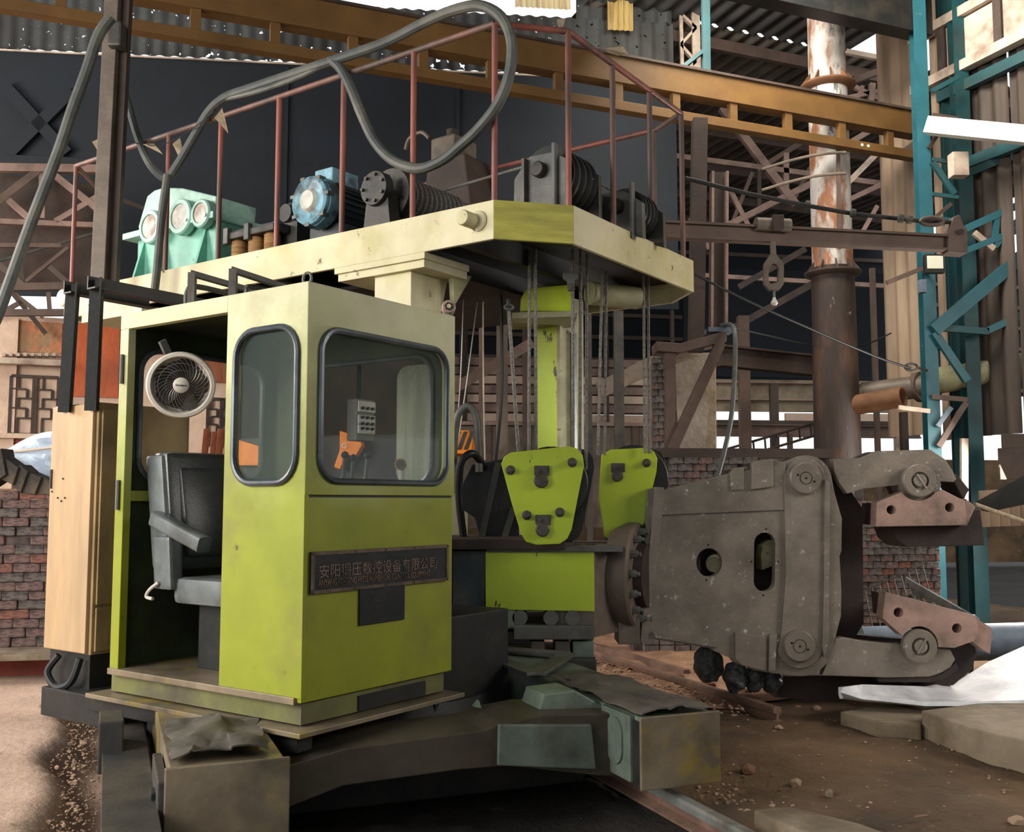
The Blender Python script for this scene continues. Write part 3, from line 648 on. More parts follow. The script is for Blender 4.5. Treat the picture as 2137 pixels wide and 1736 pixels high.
# ---- cab controls
k = thing('control_console', 'grey control console with ball-topped levers behind the front window', 'console', CAB.w(.45, .3, Z0), 54.8)
part('console_body', MB().box(CAB, .2, .95, .12, .42, Z0, 1.6), 'motor_dark', k, bevel=.02)
for px_, py_ in ((720, 949), (738, 955), (767, 951)):
    q = CAB.px(px_, py_, y=.24); top = CAB.w(*q); bot = CAB.w(q.x - .01, .26, 1.58)
    lv = part('lever', MB().cyl(bot, top, .011, 10), 'grey_steel', k); part('lever_boot', MB().cyl(bot, bot.lerp(top, .55), .024, 10, .016), 'vinyl_grey', lv)
    part('lever_knob', MB().lathe(top - Vector((0, 0, .022)), (0, 0, 1), [(0, .006), (.006, .017), (.02, .023), (.034, .017), (.042, .004)], 14), 'leather', lv)
q = CAB.px(838, 970, y=.12); g = thing('pressure_gauge', 'round brass pressure gauge inside the front window', 'gauge', CAB.w(q.x, .12, 1.6), 54.8)
gp = CAB.w(*q); gd_ = Vector((-.1, -1, .1)).normalized()
part('gauge_case', MB().lathe(gp, gd_, [(0, .03), (.03, .034), (.034, .03)], 20), 'copper_wire', g)
part('gauge_face', MB().lathe(gp + gd_ * .03, gd_, [(0, .026), (.005, .026)], 20), 'dark_steel', g)
part('gauge_stem', MB().cyl(gp, CAB.w(q.x, .12, 1.6), .016, 10), 'pale_disc', g)
a, b = CAB.px(736, 832, y=.9), CAB.px(771, 922, y=.9)
kb = thing('push_button_box', 'pale grey pendant box with rows of push buttons seen through the front window', 'control box', CAB.w((a.x + b.x) / 2, .9, b.z), 54.8)
part('box_body', MB().box(CAB, a.x, b.x, .86, .95, b.z, a.z), 'grey_steel', kb, bevel=.006)
for zz, tilt in ((a.z - .05, 0), (a.z - .14, 0), (b.z + .08, 0)): part('box_cover', MB().box(CAB, a.x + .004, b.x - .004, .845, .86, zz - .035, zz + .035), 'pale_disc', kb, bevel=.003)
for zz in (a.z - .06, a.z - .12, a.z - .16, b.z + .08):
    for i in range(3): xx = a.x + (b.x - a.x) * (.22 + .28 * i); part('push_button', MB().cyl(CAB.w(xx, .845, zz), CAB.w(xx, .83, zz), .010, 10), 'black_rubber', kb)
part('box_hanger', MB().bar(CAB.w((a.x + b.x) / 2, .92, a.z), CAB.w((a.x + b.x) / 2, .92, Z1 - .06), .03), 'black_steel', kb)

# ---- electrical cabinet behind the cab
q = CAB.px(197, 1100, y=1.95); x0 = q.x; ye = CAB.px(103, 1100, x=x0).y; xe = CAB.px(395, 980, y=1.95).x
zt, zb = CAB.px(203, 838, y=1.95).z, CAB.px(190, 1368, y=1.95).z
e = thing('electrical_cabinet', 'tall tan electrical cabinet standing behind the cab', 'cabinet', CAB.w(x0 + .4, 2.3, zb), 54.8)
part('cabinet_body', MB().box(CAB, x0 + .01, max(xe, x0 + .5), 1.96, ye, zb, zt), 'tan_dark', e, bevel=.006)
part('side_door', MB().box(CAB, x0 - .014, x0 + .01, 1.985, ye - .01, zb + .01, zt - .01), 'tan_panel', e, bevel=.005, label='large scuffed tan side panel')
part('front_door', MB().box(CAB, x0 + .03, xe - .03, 1.945, 1.96, zb + .3, zt - .04), 'tan_dark', e, bevel=.004)
part('lower_cover', MB().box(CAB, x0 + .03, xe - .03, 1.945, 1.96, zb + .02, zb + .28), 'tan_dark', e, bevel=.004)
part('door_handle', MB().box(CAB, x0 + .13, x0 + .17, 1.915, 1.945, 1.38, 1.6), 'black_rubber', e, bevel=.01)
part('hinge', MB().cyl(CAB.w(x0 - .018, ye - .03, 1.68), CAB.w(x0 - .018, ye - .03, 1.80), .01, 8), 'dark_steel', e)
for i, (u, v) in enumerate(((.35, 1.62), (.31, 1.6), (.27, 1.62), (.3, 1.74), (.42, 1.66))): part('screw', MB().cyl(CAB.w(x0 - .013, 1.985 + u, v), CAB.w(x0 - .02, 1.985 + u, v), .006, 8), 'black_steel', e)
part('cabinet_base', MB().box(CAB, x0 + .02, xe, 1.98, ye - .03, zb - .22, zb), 'black_steel', e, bevel=.004)
pts = [CAB.w(x0 - .02, 2.25, zb - .02), CAB.w(x0 - .06, 2.3, zb - .12), CAB.w(x0 - .06, 2.2, zb - .2), CAB.w(x0 - .05, 2.06, zb - .16), CAB.w(x0 - .02, 2.02, zb - .02)]
one('cable_loop', MB().tube(smooth_path(pts, 6), .022), 'black_rubber', 'thick black cable looping out under the tan cabinet', 'cable')
# black hanger frames over the cabinet
for tpx, bpx, epx, lab in (((150, 590), (132, 860), (318, 634), 'black angle iron hanger nearest the left end of the platform'), ((200, 580), (188, 856), (505, 640), 'black angle iron hanger with the longer arm reaching over the cab roof')):
    a = CAB.px(*tpx, x=x0 - .05); b = CAB.px(*bpx, x=x0 - .05); er = CAB.px(*epx, y=a.y).x
    hgr = thing('hanger_frame', lab, 'bracket', CAB.w(x0 - .05, a.y, b.z), 54.8)
    part('hanger_leg', MB().angle(CAB.w(x0 - .05, a.y, a.z), CAB.w(x0 - .05, b.y, b.z), .085, .01, up=-CAB.ux - CAB.uy), 'black_steel', hgr)
    part('hanger_arm', MB().angle(CAB.w(x0 - .08, a.y, a.z - .03), CAB.w(er, a.y, a.z - .03), .085, .01), 'black_steel', hgr)

# ============================================================ upper platform
PZ0, PZ1 = 3.30, 3.56
poly = [(0, 0), (.41, -.36), (2.29, -.35), (2.62, 0), (2.62, 5.0), (0, 5.0)]
p = thing('machine_platform', 'long cream painted platform above the cab carrying the winch gear', 'platform', PLT.w(1.3, 2.2, 2.9), 54.8)
part('deck_plate', MB().prism(PLT, inset(poly, .985), PZ1 - .09, PZ1 - .05, 'z'), 'black_steel', p)
def fascia(a, b, t, m, lab=None):
    A, B = PLT.w(a[0], a[1], PZ0), PLT.w(b[0], b[1], PZ0); d = (B - A).normalized(); nrm = Vector((d.y, -d.x, 0))
    cen = PLT.w(1.2, 2.0, PZ0); 
    if (cen - A).dot(nrm) < 0: nrm = -nrm
    up = Vector((0, 0, PZ1 - PZ0)); n = nrm * t
    vs = [A, B, B + n, A + n]; part('fascia', MB().add(vs + [v + up for v in vs], [(3, 2, 1, 0), (4, 5, 6, 7), (0, 1, 5, 4), (1, 2, 6, 5), (2, 3, 7, 6), (3, 0, 4, 7)]), m, p, bevel=.004, label=lab)
fascia(poly[0], poly[5], .03, 'cream_paint'); fascia(poly[0], poly[1], .03, 'chamfer_paint', 'yellow-green corner plate'); fascia(poly[1], poly[2], .03, 'cream_paint')
fascia(poly[2], poly[3], .03, 'cream_paint'); fascia(poly[3], poly[4], .03, 'cream_paint'); fascia(poly[4], poly[5], .03, 'cream_paint')
for i in range(8):
    y = .3 + i * .62
    part('cross_member', MB().box(PLT, .04, 2.58, y, y + .06, PZ0 + .02, PZ1 - .09), 'black_steel', p)
part('soffit_plate', MB().prism(PLT, [(.5, .8), (2.5, .8), (2.5, 4.4), (.5, 4.4)], PZ0 - .03, PZ0, 'z'), 'black_steel', p)
# round boss on the fascia
q = PLT.px(985, 461, x=-.03)
part('boss_flange', MB().lathe(PLT.w(.0, q.y - .03, q.z), -PLT.ux, [(0, .07), (.012, .07), (.02, .06)], 24), 'cream_paint', p)
part('boss_pin', MB().lathe(PLT.w(-.01, q.y, q.z), -PLT.ux, [(0, .052), (.12, .052), (.13, .046), (.132, .0)], 24), 'cream_paint', p)
q = PLT.px(132, 622, x=-.03)
part('boss_pin', MB().lathe(PLT.w(0, 4.96, q.z), -PLT.ux, [(0, .08), (.05, .08), (.06, .07)], 24), 'white_disc', p)
# ledges and hangers under the fascia
a, b = PLT.px(702, 560, x=.02), PLT.px(890, 532, x=.02)
part('ledge', MB().box(PLT, .0, .5, b.y, a.y, PZ0 - .045, PZ0), 'cream_paint', p, bevel=.003)
part('ledge', MB().box(PLT, .02, .5, b.y + .02, a.y - .02, PZ0 - .1, PZ0 - .045), 'cream_paint', p, bevel=.003)
a, b = PLT.px(782, 580, x=.06), PLT.px(858, 580, x=.06)
part('hanger_block', MB().box(PLT, .06, .36, b.y, a.y, 2.78, PZ0 - .1), 'cream_paint', p, bevel=.006)
part('hanger_gusset', MB().prism(PLT, [(.36, PZ0 - .1), (.36, 2.85), (.46, PZ0 - .1)], b.y, b.y + .03, 'y'), 'cream_paint', p)
part('hanger_gusset', MB().prism(PLT, [(.4, PZ0 - .05), (.42, 3.0), (.62, PZ0 - .05)], b.y - .1, b.y - .06, 'y'), 'dusty_cream', p)
a, b = PLT.px(175, 655, x=.02), PLT.px(300, 635, x=.02)
part('ledge', MB().box(PLT, .0, .5, b.y, a.y, PZ0 - .07, PZ0), 'cream_paint', p, bevel=.003)

# ---- guardrail
zr = PLT.px(1032, 47, x=.03).z
g = thing('guardrail', 'rusty red pipe guardrail running round the platform', 'guardrail', PLT.w(1.2, 2.2, PZ1), 54.8)
def post(x, y, m='red_pipe', z0=PZ1 - .06, z1=None, r=.021): part('rail_post', MB().cyl(PLT.w(x, y, z0), PLT.w(x, y, z1 or zr), r, 12), m, g)
pys = []
for px_, py_ in ((150, 585), (240, 560), (345, 545), (455, 520), (577, 500), (713, 475), (861, 445), (1032, 412)):
    y = PLT.px(px_, py_, x=.045).y; pys.append(y); post(.045, y)
post(.42, -.315); 
xs = [PLT.px(px_, py_, y=-.32).x for px_, py_ in ((1283, 462), (1361, 500), (1428, 535))]
for x in xs: post(x, -.31, 'rusty_pipe')
yL = pys[0]
cnr = PLT.l(PZ(1390, 266, zr)); XF = min(max(cnr.x, 2.3), 2.59)
top = [(.045, yL, zr), (.045, pys[-1], zr), (.42, -.315, zr), (xs[-1], -.31, zr), (XF, .02, zr), (XF, 4.0, zr)]
def rpart(pts, m): part('top_rail', MB().tube([PLT.w(*q) for q in pts], .022, 12), m, g)
rpart(top[:2], 'rusty_pipe'); rpart(top[1:4], 'red_pipe'); rpart(top[3:5], 'rusty_pipe'); rpart(top[4:], 'red_pipe')
for y in (.05, .9, 1.75, 2.7, 3.6): post(XF, y, 'rusty_pipe')
rpart([(.045, yL, zr), (.35, yL + .03, zr - .18), (1.2, yL + .03, zr - .25)], 'rusty_pipe'); post(.35, yL + .03, 'red_pipe', z1=zr - .18)

# ---- gear on the deck, all facing the long fascia (normal -x)
DK = PZ1 - .05
def deck_thing(name, lab, cat, px_, py_, x, group=None):
    q = PLT.px(px_, py_, x=x); return thing(name, lab, cat, PLT.w(x, q.y, DK), 54.8, group), q
t, q = deck_thing('reduction_gearbox', 'mint green reduction gearbox with three round bearing covers', 'gearbox', 360, 500, .42)
lo = tr(PLT, [(284, 474), (303, 408), (318, 396), (337, 390), (376, 391), (447, 408), (441, 470)], x=.42)
part('upper_housing', MB().prism(PLT, lo, .44, .9, 'x'), 'mint_pale', t, bevel=.012)
l2 = tr(PLT, [(280, 494), (448, 462)], x=.42)
part('lower_housing', MB().box(PLT, .46, .9, l2[1][0], l2[0][0], DK, l2[0][1] - .02), 'mint_paint', t, bevel=.012)
part('joint_flange', MB().box(PLT, .36, .95, l2[1][0] - .05, l2[0][0] + .1, l2[0][1] - .03, l2[0][1] + .03), 'mint_pale', t, bevel=.006)
for px_, py_, r in ((313, 473, .16), (376, 452, .165), (419, 445, .13)):
    c0 = PLT.px(px_, py_, x=.36); w0 = PLT.w(.42, c0.y, c0.z)
    bc = part('bearing_ring', MB().lathe(w0, -PLT.ux, [(0, r), (.06, r), (.075, r - .012), (.075, r * .72), (.06, r * .7)], 32), 'mint_pale', t)
    part('bearing_cap', MB().lathe(w0 - PLT.ux * .055, -PLT.ux, [(0, r * .7), (.008, r * .7), (.012, r * .66)], 28), 'pale_disc', bc)
for i, yy in enumerate((l2[0][0] - .12, l2[0][0] - .45, l2[1][0] + .15)):
    part('rib', MB().prism(PLT, [(.3, DK), (.46, DK), (.46, l2[0][1] - .03)], yy, yy + .03, 'y'), 'mint_paint', t)
for yy in (l2[1][0] + .03, l2[1][0] + .3): part('bolt', MB().cyl(PLT.w(.36, yy, l2[0][1]), PLT.w(.33, yy, l2[0][1]), .016, 8), 'white_print', t)
part('base_foot', MB().box(PLT, .3, 1.0, l2[1][0] - .05, l2[0][0] + .05, DK - .01, DK + .04), 'mint_paint', t)

t, q = deck_thing('brake_magnet', 'brake magnet with three wound coils beside the gearbox', 'magnet', 525, 490, .3)
for px_ in (489, 524, 557):
    q = PLT.px(px_, 490, x=.3); part('coil', MB().lathe(PLT.w(.36, q.y, DK), (0, 0, 1), [(.0, .05), (.0, .066)] + [(.01 + .012 * i, .066 + .004 * (i % 2)) for i in range(24)] + [(.30, .05)], 18), 'copper_wire', t)
q0, q1 = PLT.px(472, 475, x=.3), PLT.px(576, 455, x=.3)
part('core_bar', MB().box(PLT, .27, .45, q1.y, q0.y, DK + .30, DK + .36), 'dark_steel', t, bevel=.01)
for q in (q0.y - .05, (q0.y + q1.y) / 2): part('clamp', MB().box(PLT, .25, .30, q - .03, q + .03, DK + .26, DK + .4), 'grey_steel', t, bevel=.008)
part('core_plate', MB().box(PLT, .3, .5, q1.y, q0.y, DK + .36, DK + .375), 'motor_dark', t)

t, q = deck_thing('hoist_motor', 'electric motor with a broken pale blue fan cowl and finned body', 'motor', 651, 420, .3)
c0 = PLT.w(.3, q.y, q.z); ax = PLT.ux
part('fan_cowl', MB().lathe(c0 - ax * .02, ax, [(0, .13), (-.01, .17), (.03, .205), (.12, .21), (.14, .2)], 28), 'blue_cast', t)
part('cowl_rim', MB().lathe(c0 - ax * .03, ax, [(0, .155), (-.012, .175), (0, .195), (.02, .2), (.02, .155)], 28), 'blue_cast', t)
part('fan_boss', MB().lathe(c0 - ax * .06, ax, [(0, .02), (.0, .075), (.03, .1), (.06, .11)], 20), 'pale_disc', t)
fy, fz = PLT.uy, Vector((0, 0, 1))
for i in range(7):
    a = math.tau * i / 7 + .3; pt = c0 + (fy * math.cos(a) + fz * math.sin(a)) * .195
    part('cowl_lug', MB().bar(pt - ax * .04, pt + ax * .03, .05, .03), 'grey_steel', t, bevel=.004)
part('motor_body', MB().lathe(c0, ax, [(.12, .2), (.14, .185), (.7, .185), (.74, .12), (.76, .05)], 28), 'motor_dark', t)
for i in range(26):
    a = math.tau * i / 26; d1 = fy * math.cos(a) + fz * math.sin(a)
    part('cooling_fin', MB().bar(c0 + d1 * .195 + ax * .15, c0 + d1 * .195 + ax * .66, .008, .03, up=d1), 'motor_dark', t)
part('terminal_box', MB().box(PLT, .42, .72, q.y - .1, q.y + .1, q.z + .17, q.z + .3), 'blue_cast', t, bevel=.012)
part('motor_foot', MB().box(PLT, .45, .95, q.y - .18, q.y + .18, DK, q.z - .16), 'motor_dark', t, bevel=.008)
t, q = deck_thing('brake_motor', 'small dark finned brake motor left of the blue cowl', 'motor', 598, 445, .45)
c0 = PLT.w(.45, q.y, q.z)
part('motor_body', MB().lathe(c0, ax, [(0, .06)] + [(.02 + .018 * i, .1 if i % 2 else .085) for i in range(14)] + [(.3, .05)], 20), 'motor_dark', t)
part('motor_cover', MB().lathe(c0 - ax * .02, ax, [(0, .03), (.0, .075), (.03, .08)], 20), 'dark_steel', t)
part('motor_base', MB().box(PLT, .46, .72, q.y - .12, q.y + .12, DK, q.z - .08), 'dark_steel', t)

t, q = deck_thing('winch_drum', 'rope winch drum with bolted bearing plate and coiled black wire rope', 'winch', 779, 392, .3)
y0, z0 = q.y, q.z; xe = lambda px_: PLT.px(px_, 400, y=y0).x
x1, x2, x3 = min(xe(822), .75), min(xe(940), 1.5), min(xe(1006), 2.2)
c0 = PLT.w(.3, y0, z0)
part('bearing_plate', MB().lathe(c0, ax, [(0, .0), (0, .13), (.03, .135), (.08, .135), (.1, .1)], 26), 'dark_steel', t)
for i in range(7):
    a = math.tau * i / 7; pt = c0 + (fy * math.cos(a) + fz * math.sin(a)) * .105
    part('plate_bolt', MB().cyl(pt - ax * .022, pt + ax * .01, .014, 6), 'bolt', t)
part('bearing_pedestal', MB().prism(PLT, [(y0 - .16, DK), (y0 + .16, DK), (y0 + .1, z0), (y0 - .1, z0)], .34, .46, 'x'), 'dark_steel', t, bevel=.008)
part('drum_flange', MB().lathe(PLT.w(x1 - .05, y0, z0), ax, [(0, .05), (0, .2), (.03, .205), (.05, .2), (.05, .05)], 36), 'dark_steel', t)
for i in range(6):
    a = math.tau * i / 6 + .4; pt = PLT.w(x1 - .05, y0, z0) + (fy * math.cos(a) + fz * math.sin(a)) * .14
    part('flange_hole', MB().cyl(pt - ax * .004, pt + ax * .004, .022, 12), 'black_rubber', t)
n = 12; pr = [(0, .1)]
for i in range(n): pr += [((x2 - x1) * (i + .08) / n, .145), ((x2 - x1) * (i + .3) / n, .172), ((x2 - x1) * (i + .7) / n, .172), ((x2 - x1) * (i + .92) / n, .145)]
part('rope_coil', MB().lathe(PLT.w(x1, y0, z0), ax, pr + [(x2 - x1, .1)], 32), 'rope_steel', t)
part('drum_cone', MB().lathe(PLT.w(x2, y0, z0), ax, [(0, .15), (x3 - x2, .15), (x3 - x2 + .02, .19), (x3 - x2 + .05, .19)], 32), 'peel_brown', t)
drum_top = PLT.w((x1 + x2) / 2 + .2, y0, z0 + .17)

def sheave(name, lab, px_c, plane, outline, wr, wc, width, matp='grey_steel'):
    t, q = deck_thing(name, lab, 'pulley', px_c[0], px_c[1], plane)
    ol = tr(PLT, outline, x=plane); ol = [(u, max(v, DK) if v < DK + .12 else v) for u, v in ol]
    part('side_plate', MB().prism(PLT, ol, plane, plane + .05, 'x'), matp, t, bevel=.006)
    part('far_plate', MB().prism(PLT, ol, plane + width, plane + width + .04, 'x'), 'dark_steel', t, bevel=.006)
    part('shaft_cap', MB().lathe(PLT.w(plane, q.y, q.z), -ax, [(0, .055), (.05, .055), (.06, .048), (.06, 0)], 20), 'dark_steel', t)
    for dy in (-.13, .12):
        part('stiffener', MB().box(PLT, plane - .05, plane, q.y + dy - .012, q.y + dy + .012, DK, q.z + (.16 if dy < 0 else .1)), matp, t, bevel=.004)
    W = PLT.w(plane + .08, q.y + wc[0], q.z + wc[1]); pr = [(0, .05), (0, wr)]; n = 4; ww = width - .1
    for i in range(n): pr += [(ww * (i + .15) / n, wr), (ww * (i + .5) / n, wr - .035), (ww * (i + .85) / n, wr)]
    part('sheave_wheel', MB().lathe(W, ax, pr + [(ww, wr), (ww, .05)], 40), 'black_steel', t)
    return t, q
sh1, q1 = sheave('sheave_block', 'tall grey sheave block standing at the platform corner', (1129, 356), .5, [(1072, 425), (1073, 374), (1105, 326), (1154, 316), (1184, 331), (1186, 428)], .22, (0, -.02), .42)
sh2, q2 = sheave('sheave_block', 'lower grey sheave block near the far end of the platform', (1290, 432), 1.25, [(1246, 470), (1254, 405), (1299, 397), (1340, 422), (1342, 500)], .17, (0, -.01), .34)
one('winch_rope', MB().tube([drum_top, PLT.w(.75, q1.y + .1, q1.z + .17)], .012, 8), 'rope_steel', 'steel rope running from the winch drum to the tall sheave block', 'rope')
one('winch_rope', MB().tube([PLT.w(x3 - .1, y0 - .1, z0 + .02), PLT.w(.7, q1.y + .22, DK + .12)], .009, 8), 'rope_steel', 'thinner steel rope low above the deck beside the tall sheave block', 'rope')
one('winch_rope', MB().tube([PLT.w(.85, q1.y - .2, q1.z), PLT.w(1.4, q2.y + .1, q2.z + .16)], .009, 8), 'rope_steel', 'steel rope between the two sheave blocks', 'rope')
t, q = deck_thing('auxiliary_winch', 'dark auxiliary winch with a square capped motor behind the hose loop', 'winch', 920, 340, 2.0)
a, b = PLT.px(899, 290, x=2.0), PLT.px(948, 335, x=2.0)
part('motor_case', MB().box(PLT, 2.0, 2.35, b.y, a.y, b.z, a.z), 'peel_brown', t, bevel=.02)
part('motor_cap', MB().cyl(PLT.w(2.15, (a.y + b.y) / 2, a.z), PLT.w(2.15, (a.y + b.y) / 2, a.z + .1), .06, 14), 'dark_brown', t)
a2 = PLT.px(860, 335, x=2.0); b2 = PLT.px(1005, 400, x=2.0)
part('winch_frame', MB().prism(PLT, [(a2.y, DK), (b2.y, DK), (b2.y + .2, b.z + .05), (a2.y - .2, b.z + .05)], 2.0, 2.4, 'x'), 'dark_brown', t, bevel=.02)
part('hook', MB().tube(smooth_path([PLT.w(1.98, a.y + .3, a.z - .05), PLT.w(1.98, a.y + .25, a.z + .05), PLT.w(1.98, a.y + .1, a.z + .08), PLT.w(1.98, a.y, a.z)], 5), .02), 'peel_brown', t)

# ---- hoses tied to the guardrail
def hose(name, pts, r, m, lab, d=None, cat='hose', k=5):
    w = [PLT.w(*PLT.px(a, b, x=-.02)) if d is None else D(a, b, d[i] if isinstance(d, (list, tuple)) else d) for i, (a, b) in enumerate(pts)]
    return one(name, MB().tube(smooth_path(w, k), r, 10), m, lab, cat)
hose('supply_hose', [(-25, 700), (0, 645), (60, 478), (120, 322), (150, 232), (180, 150), (205, 75), (232, 36)], .042, 'rubber', 'straight thick hose rising across the left edge to the post top', d=7.2)
hose('supply_hose', [(243, 82), (258, 170), (285, 275), (312, 340), (345, 372), (370, 345), (405, 285), (437, 232), (470, 203), (520, 185), (600, 158), (690, 128), (800, 90), (880, 50), (940, 24), (1000, 12), (1045, 35), (1067, 85), (1064, 150), (1040, 215), (1000, 268), (960, 305), (920, 336), (872, 352), (820, 335), (782, 295), (755, 240), (733, 185), (712, 145), (690, 124)], .037, 'rubber', 'long grey hose tied along the guardrail and hanging in a big loop')
hose('supply_hose', [(350, 365), (340, 430), (333, 500), (328, 560), (322, 612)], .034, 'rubber', 'short hose hanging down over the platform edge', d=8.15)
hose('supply_hose', [(690, 128), (620, 162), (540, 190), (470, 206)], .022, 'rubber', 'thin hose strapped under the long hose on the guardrail')
w0, w1 = D(238, -20, 8.35), D(207, 600, 8.35)
pl = thing('support_post', 'brown rusty timber-like post rising beside the left end of the platform', 'post', D(207, 600, 8.35))
part('post_shaft', MB().bar(w0, w1, .12, .1, up=(0, 1, 0)), 'peel_brown', pl, bevel=.006)
part('post_side', MB().bar(w0 + Vector((.1, .06, 0)), w1 + Vector((.1, .06, 0)), .06, .08, up=(0, 1, 0)), 'dark_brown', pl)
part('clamp', MB().box(Frame(D(243, 75, 8.3), 0), -.05, .07, -.08, .06, -.12, .1), 'dark_steel', pl, bevel=.02)
# cloth scraps on the rail
def scrap(name, pts, lab, d): 
    w = [D(a, b, d + .02 * i) for i, (a, b) in enumerate(pts)]
    n = len(w); th = Vector((0, .004, 0)); mb = MB().add(w + [v + th for v in w], [tuple(range(n)), tuple(range(2 * n - 1, n - 1, -1))] + [(i, (i + 1) % n, (i + 1) % n + n, i + n) for i in range(n)])
    return one(name, mb, 'cloth_scrap', lab, 'cloth', 'scraps tied to the guardrail')
for pts, lab, d in (([(192, 296), (209, 288), (206, 318)], 'small torn cloth scrap nearest the left rail corner', 8.6), ([(209, 290), (232, 284), (236, 338), (222, 318)], 'larger grey cloth scrap beside the rusty post', 8.6),
                    ([(298, 301), (322, 300), (340, 322)], 'pale pennant scrap on the string left of the hanging hose', 8.4), ([(360, 300), (376, 287), (382, 318), (372, 325)], 'pale square pennant right of the hanging hose', 8.2),
                    ([(447, 245), (463, 225), (470, 250), (476, 278), (460, 258)], 'tan torn cloth hanging from the rail under the tied hoses', 7.7),
                    ([(1162, 40), (1180, 38), (1176, 55), (1165, 58)], 'grey leafy scrap at the front rail corner', 6.55), ([(1262, 100), (1300, 96), (1312, 112), (1290, 116), (1270, 110)], 'brown dry scrap tied on the sloping front rail', 6.9)):
    scrap('cloth_scrap', pts, lab, d)
one('bunting_string', MB().tube(smooth_path([D(245, 286, 8.5), D(290, 300, 8.45), D(345, 300, 8.3), D(400, 270, 8.1), D(447, 232, 7.8)], 5), .004, 5), 'black_rubber', 'thin string sagging between the left rail posts', 'string')

# ============================================================ mast, hoist ropes, pulley blocks
cm = PLT.l(D(1168, 760, 8.0)); ya = PLT.px(1120, 760, x=cm.x).y; xb = PLT.px(1222, 760, y=cm.y).x
zm0, zm1 = D(1168, 1010, 8.0).z, PZ0 - .02
t = thing('hoist_mast', 'pale lime box column hanging under the platform behind the pulley blocks', 'column', PLT.w((cm.x + xb) / 2, (cm.y + ya) / 2, zm0), 54.8)
part('column_box', MB().box(PLT, cm.x + .012, xb - .012, cm.y + .012, ya - .012, zm0, zm1), 'dusty_cream', t)
part('left_face', MB().box(PLT, cm.x, cm.x + .012, cm.y + .01, ya, zm0, zm1), 'lime_paint', t, bevel=.003)
part('edge_angle', MB().box(PLT, cm.x - .012, cm.x + .02, cm.y - .012, cm.y + .02, zm0, zm1), 'dusty_cream', t)
part('inner_channel', MB().box(PLT, (cm.x + xb) / 2 - .02, (cm.x + xb) / 2 + .03, cm.y - .02, cm.y + .02, zm0, zm1 - .3), 'base_green', t)
a, b = TNG.px(1085, 600, y=-.15), TNG.px(1198, 655, y=-.15)
part('head_casting', MB().prism(TNG, tr(TNG, [(1085, 650), (1087, 622), (1098, 600), (1192, 592), (1197, 650)], y=-.15), -.15, .25, 'y'), 'lime_paint', t, bevel=.03)
part('head_plate', MB().prism(TNG, tr(TNG, [(1068, 652), (1205, 648), (1205, 660), (1068, 665)], y=-.2), -.2, .3, 'y'), 'dusty_cream', t, bevel=.004)
part('cylinder_head', MB().cyl(D(1230, 612, 7.7), D(1330, 622, 7.9), .09, 18), 'dusty_cream', t)
def rope(px0, py0, px1, py1, d, r, lab):
    a, b = D(px0, py0, d), D(px1, py1, d); n = 40
    one('hoist_rope', MB().tube([a.lerp(b, i / n) + Vector((.0004 * math.sin(i * 2.4), .0004 * math.cos(i * 2.4), 0)) for i in range(n + 1)], r, 7), 'rope_steel', lab, 'rope', 'hoist ropes')
for args, lab in (((1105, 520, 1104, 960, 7.25, .013), 'left one of the two steel ropes hanging left of the pale column'), ((1117, 520, 1119, 960, 7.25, .013), 'right one of the two steel ropes hanging left of the pale column'),
                  ((1195, 520, 1196, 955, 7.25, .013), 'steel rope hanging in front of the right face of the pale column'), ((1212, 520, 1210, 960, 7.3, .013), 'middle one of the three steel ropes right of the pale column'), ((1225, 530, 1223, 980, 7.35, .012), 'rightmost of the three steel ropes beside the pale column'),
                  ((1257, 560, 1248, 950, 7.6, .012), 'left one of the two thin ropes between the pulley blocks'), ((1266, 565, 1262, 950, 7.65, .011), 'right one of the two thin ropes between the pulley blocks'),
                  ((1343, 575, 1346, 945, 7.85, .012), 'left one of the two ropes above the rear pulley block'), ((1353, 578, 1355, 945, 7.9, .012), 'rightmost rope of all, above the rear pulley block')): rope(*args, lab)
def wire(pts, d, r, m, lab, cat='wire'): return one('hanging_wire', MB().tube(smooth_path([D(a, b, d) for a, b in pts], 5), r, 6), m, lab, cat, 'wires hanging under the platform')
wire([(968, 600), (962, 770), (955, 880)], 8.2, .006, 'wire_steel', 'thin wire hanging closest to the cab')
wire([(1000, 600), (975, 790), (955, 930)], 8.3, .006, 'wire_steel', 'thin slanting wire beside the cab')
wire([(1008, 600), (1009, 800), (1012, 960)], 8.3, .007, 'pale_steel', 'pale straight wire left of the black hose')
wire([(1045, 590), (1048, 780), (1043, 880), (1034, 965)], 8.1, .013, 'black_rubber', 'black hose hanging left of the pale column')
t = thing('tension_rod', 'steel rod with an eye nut hanging under the platform edge', 'rod', D(1062, 650, 7.4))
part('rod', MB().cyl(D(1061, 640, 7.4), D(1082, 945, 7.4), .014, 10), 'rope_steel', t); part('eye_nut', MB().tube([D(1062 + 9 * math.cos(a), 641 + 5 * math.sin(a), 7.38) for a in [math.tau * i / 12 for i in range(12)]], .01, 6, closed=True), 'grey_steel', t)
part('rod_thread', MB().cyl(D(1061, 625, 7.4), D(1061, 645, 7.4), .016, 10), 'dark_steel', t)
t = thing('rope_anchor', 'cast rope anchor fork fixed under the platform', 'anchor', D(1193, 605, 7.2))
part('anchor_lug', MB().prism(Frame((0, 7.2, 0), 0), tr(Frame((0, 7.2, 0), 0), [(1175, 568), (1205, 570), (1207, 578), (1198, 582), (1200, 605), (1185, 605), (1184, 585), (1175, 580)], y=0), 0, .05, 'y'), 'grey_steel', t, bevel=.006)
part('anchor_pin', MB().cyl(D(1190, 596, 7.15), D(1190, 596, 7.3), .02, 12), 'dark_steel', t)

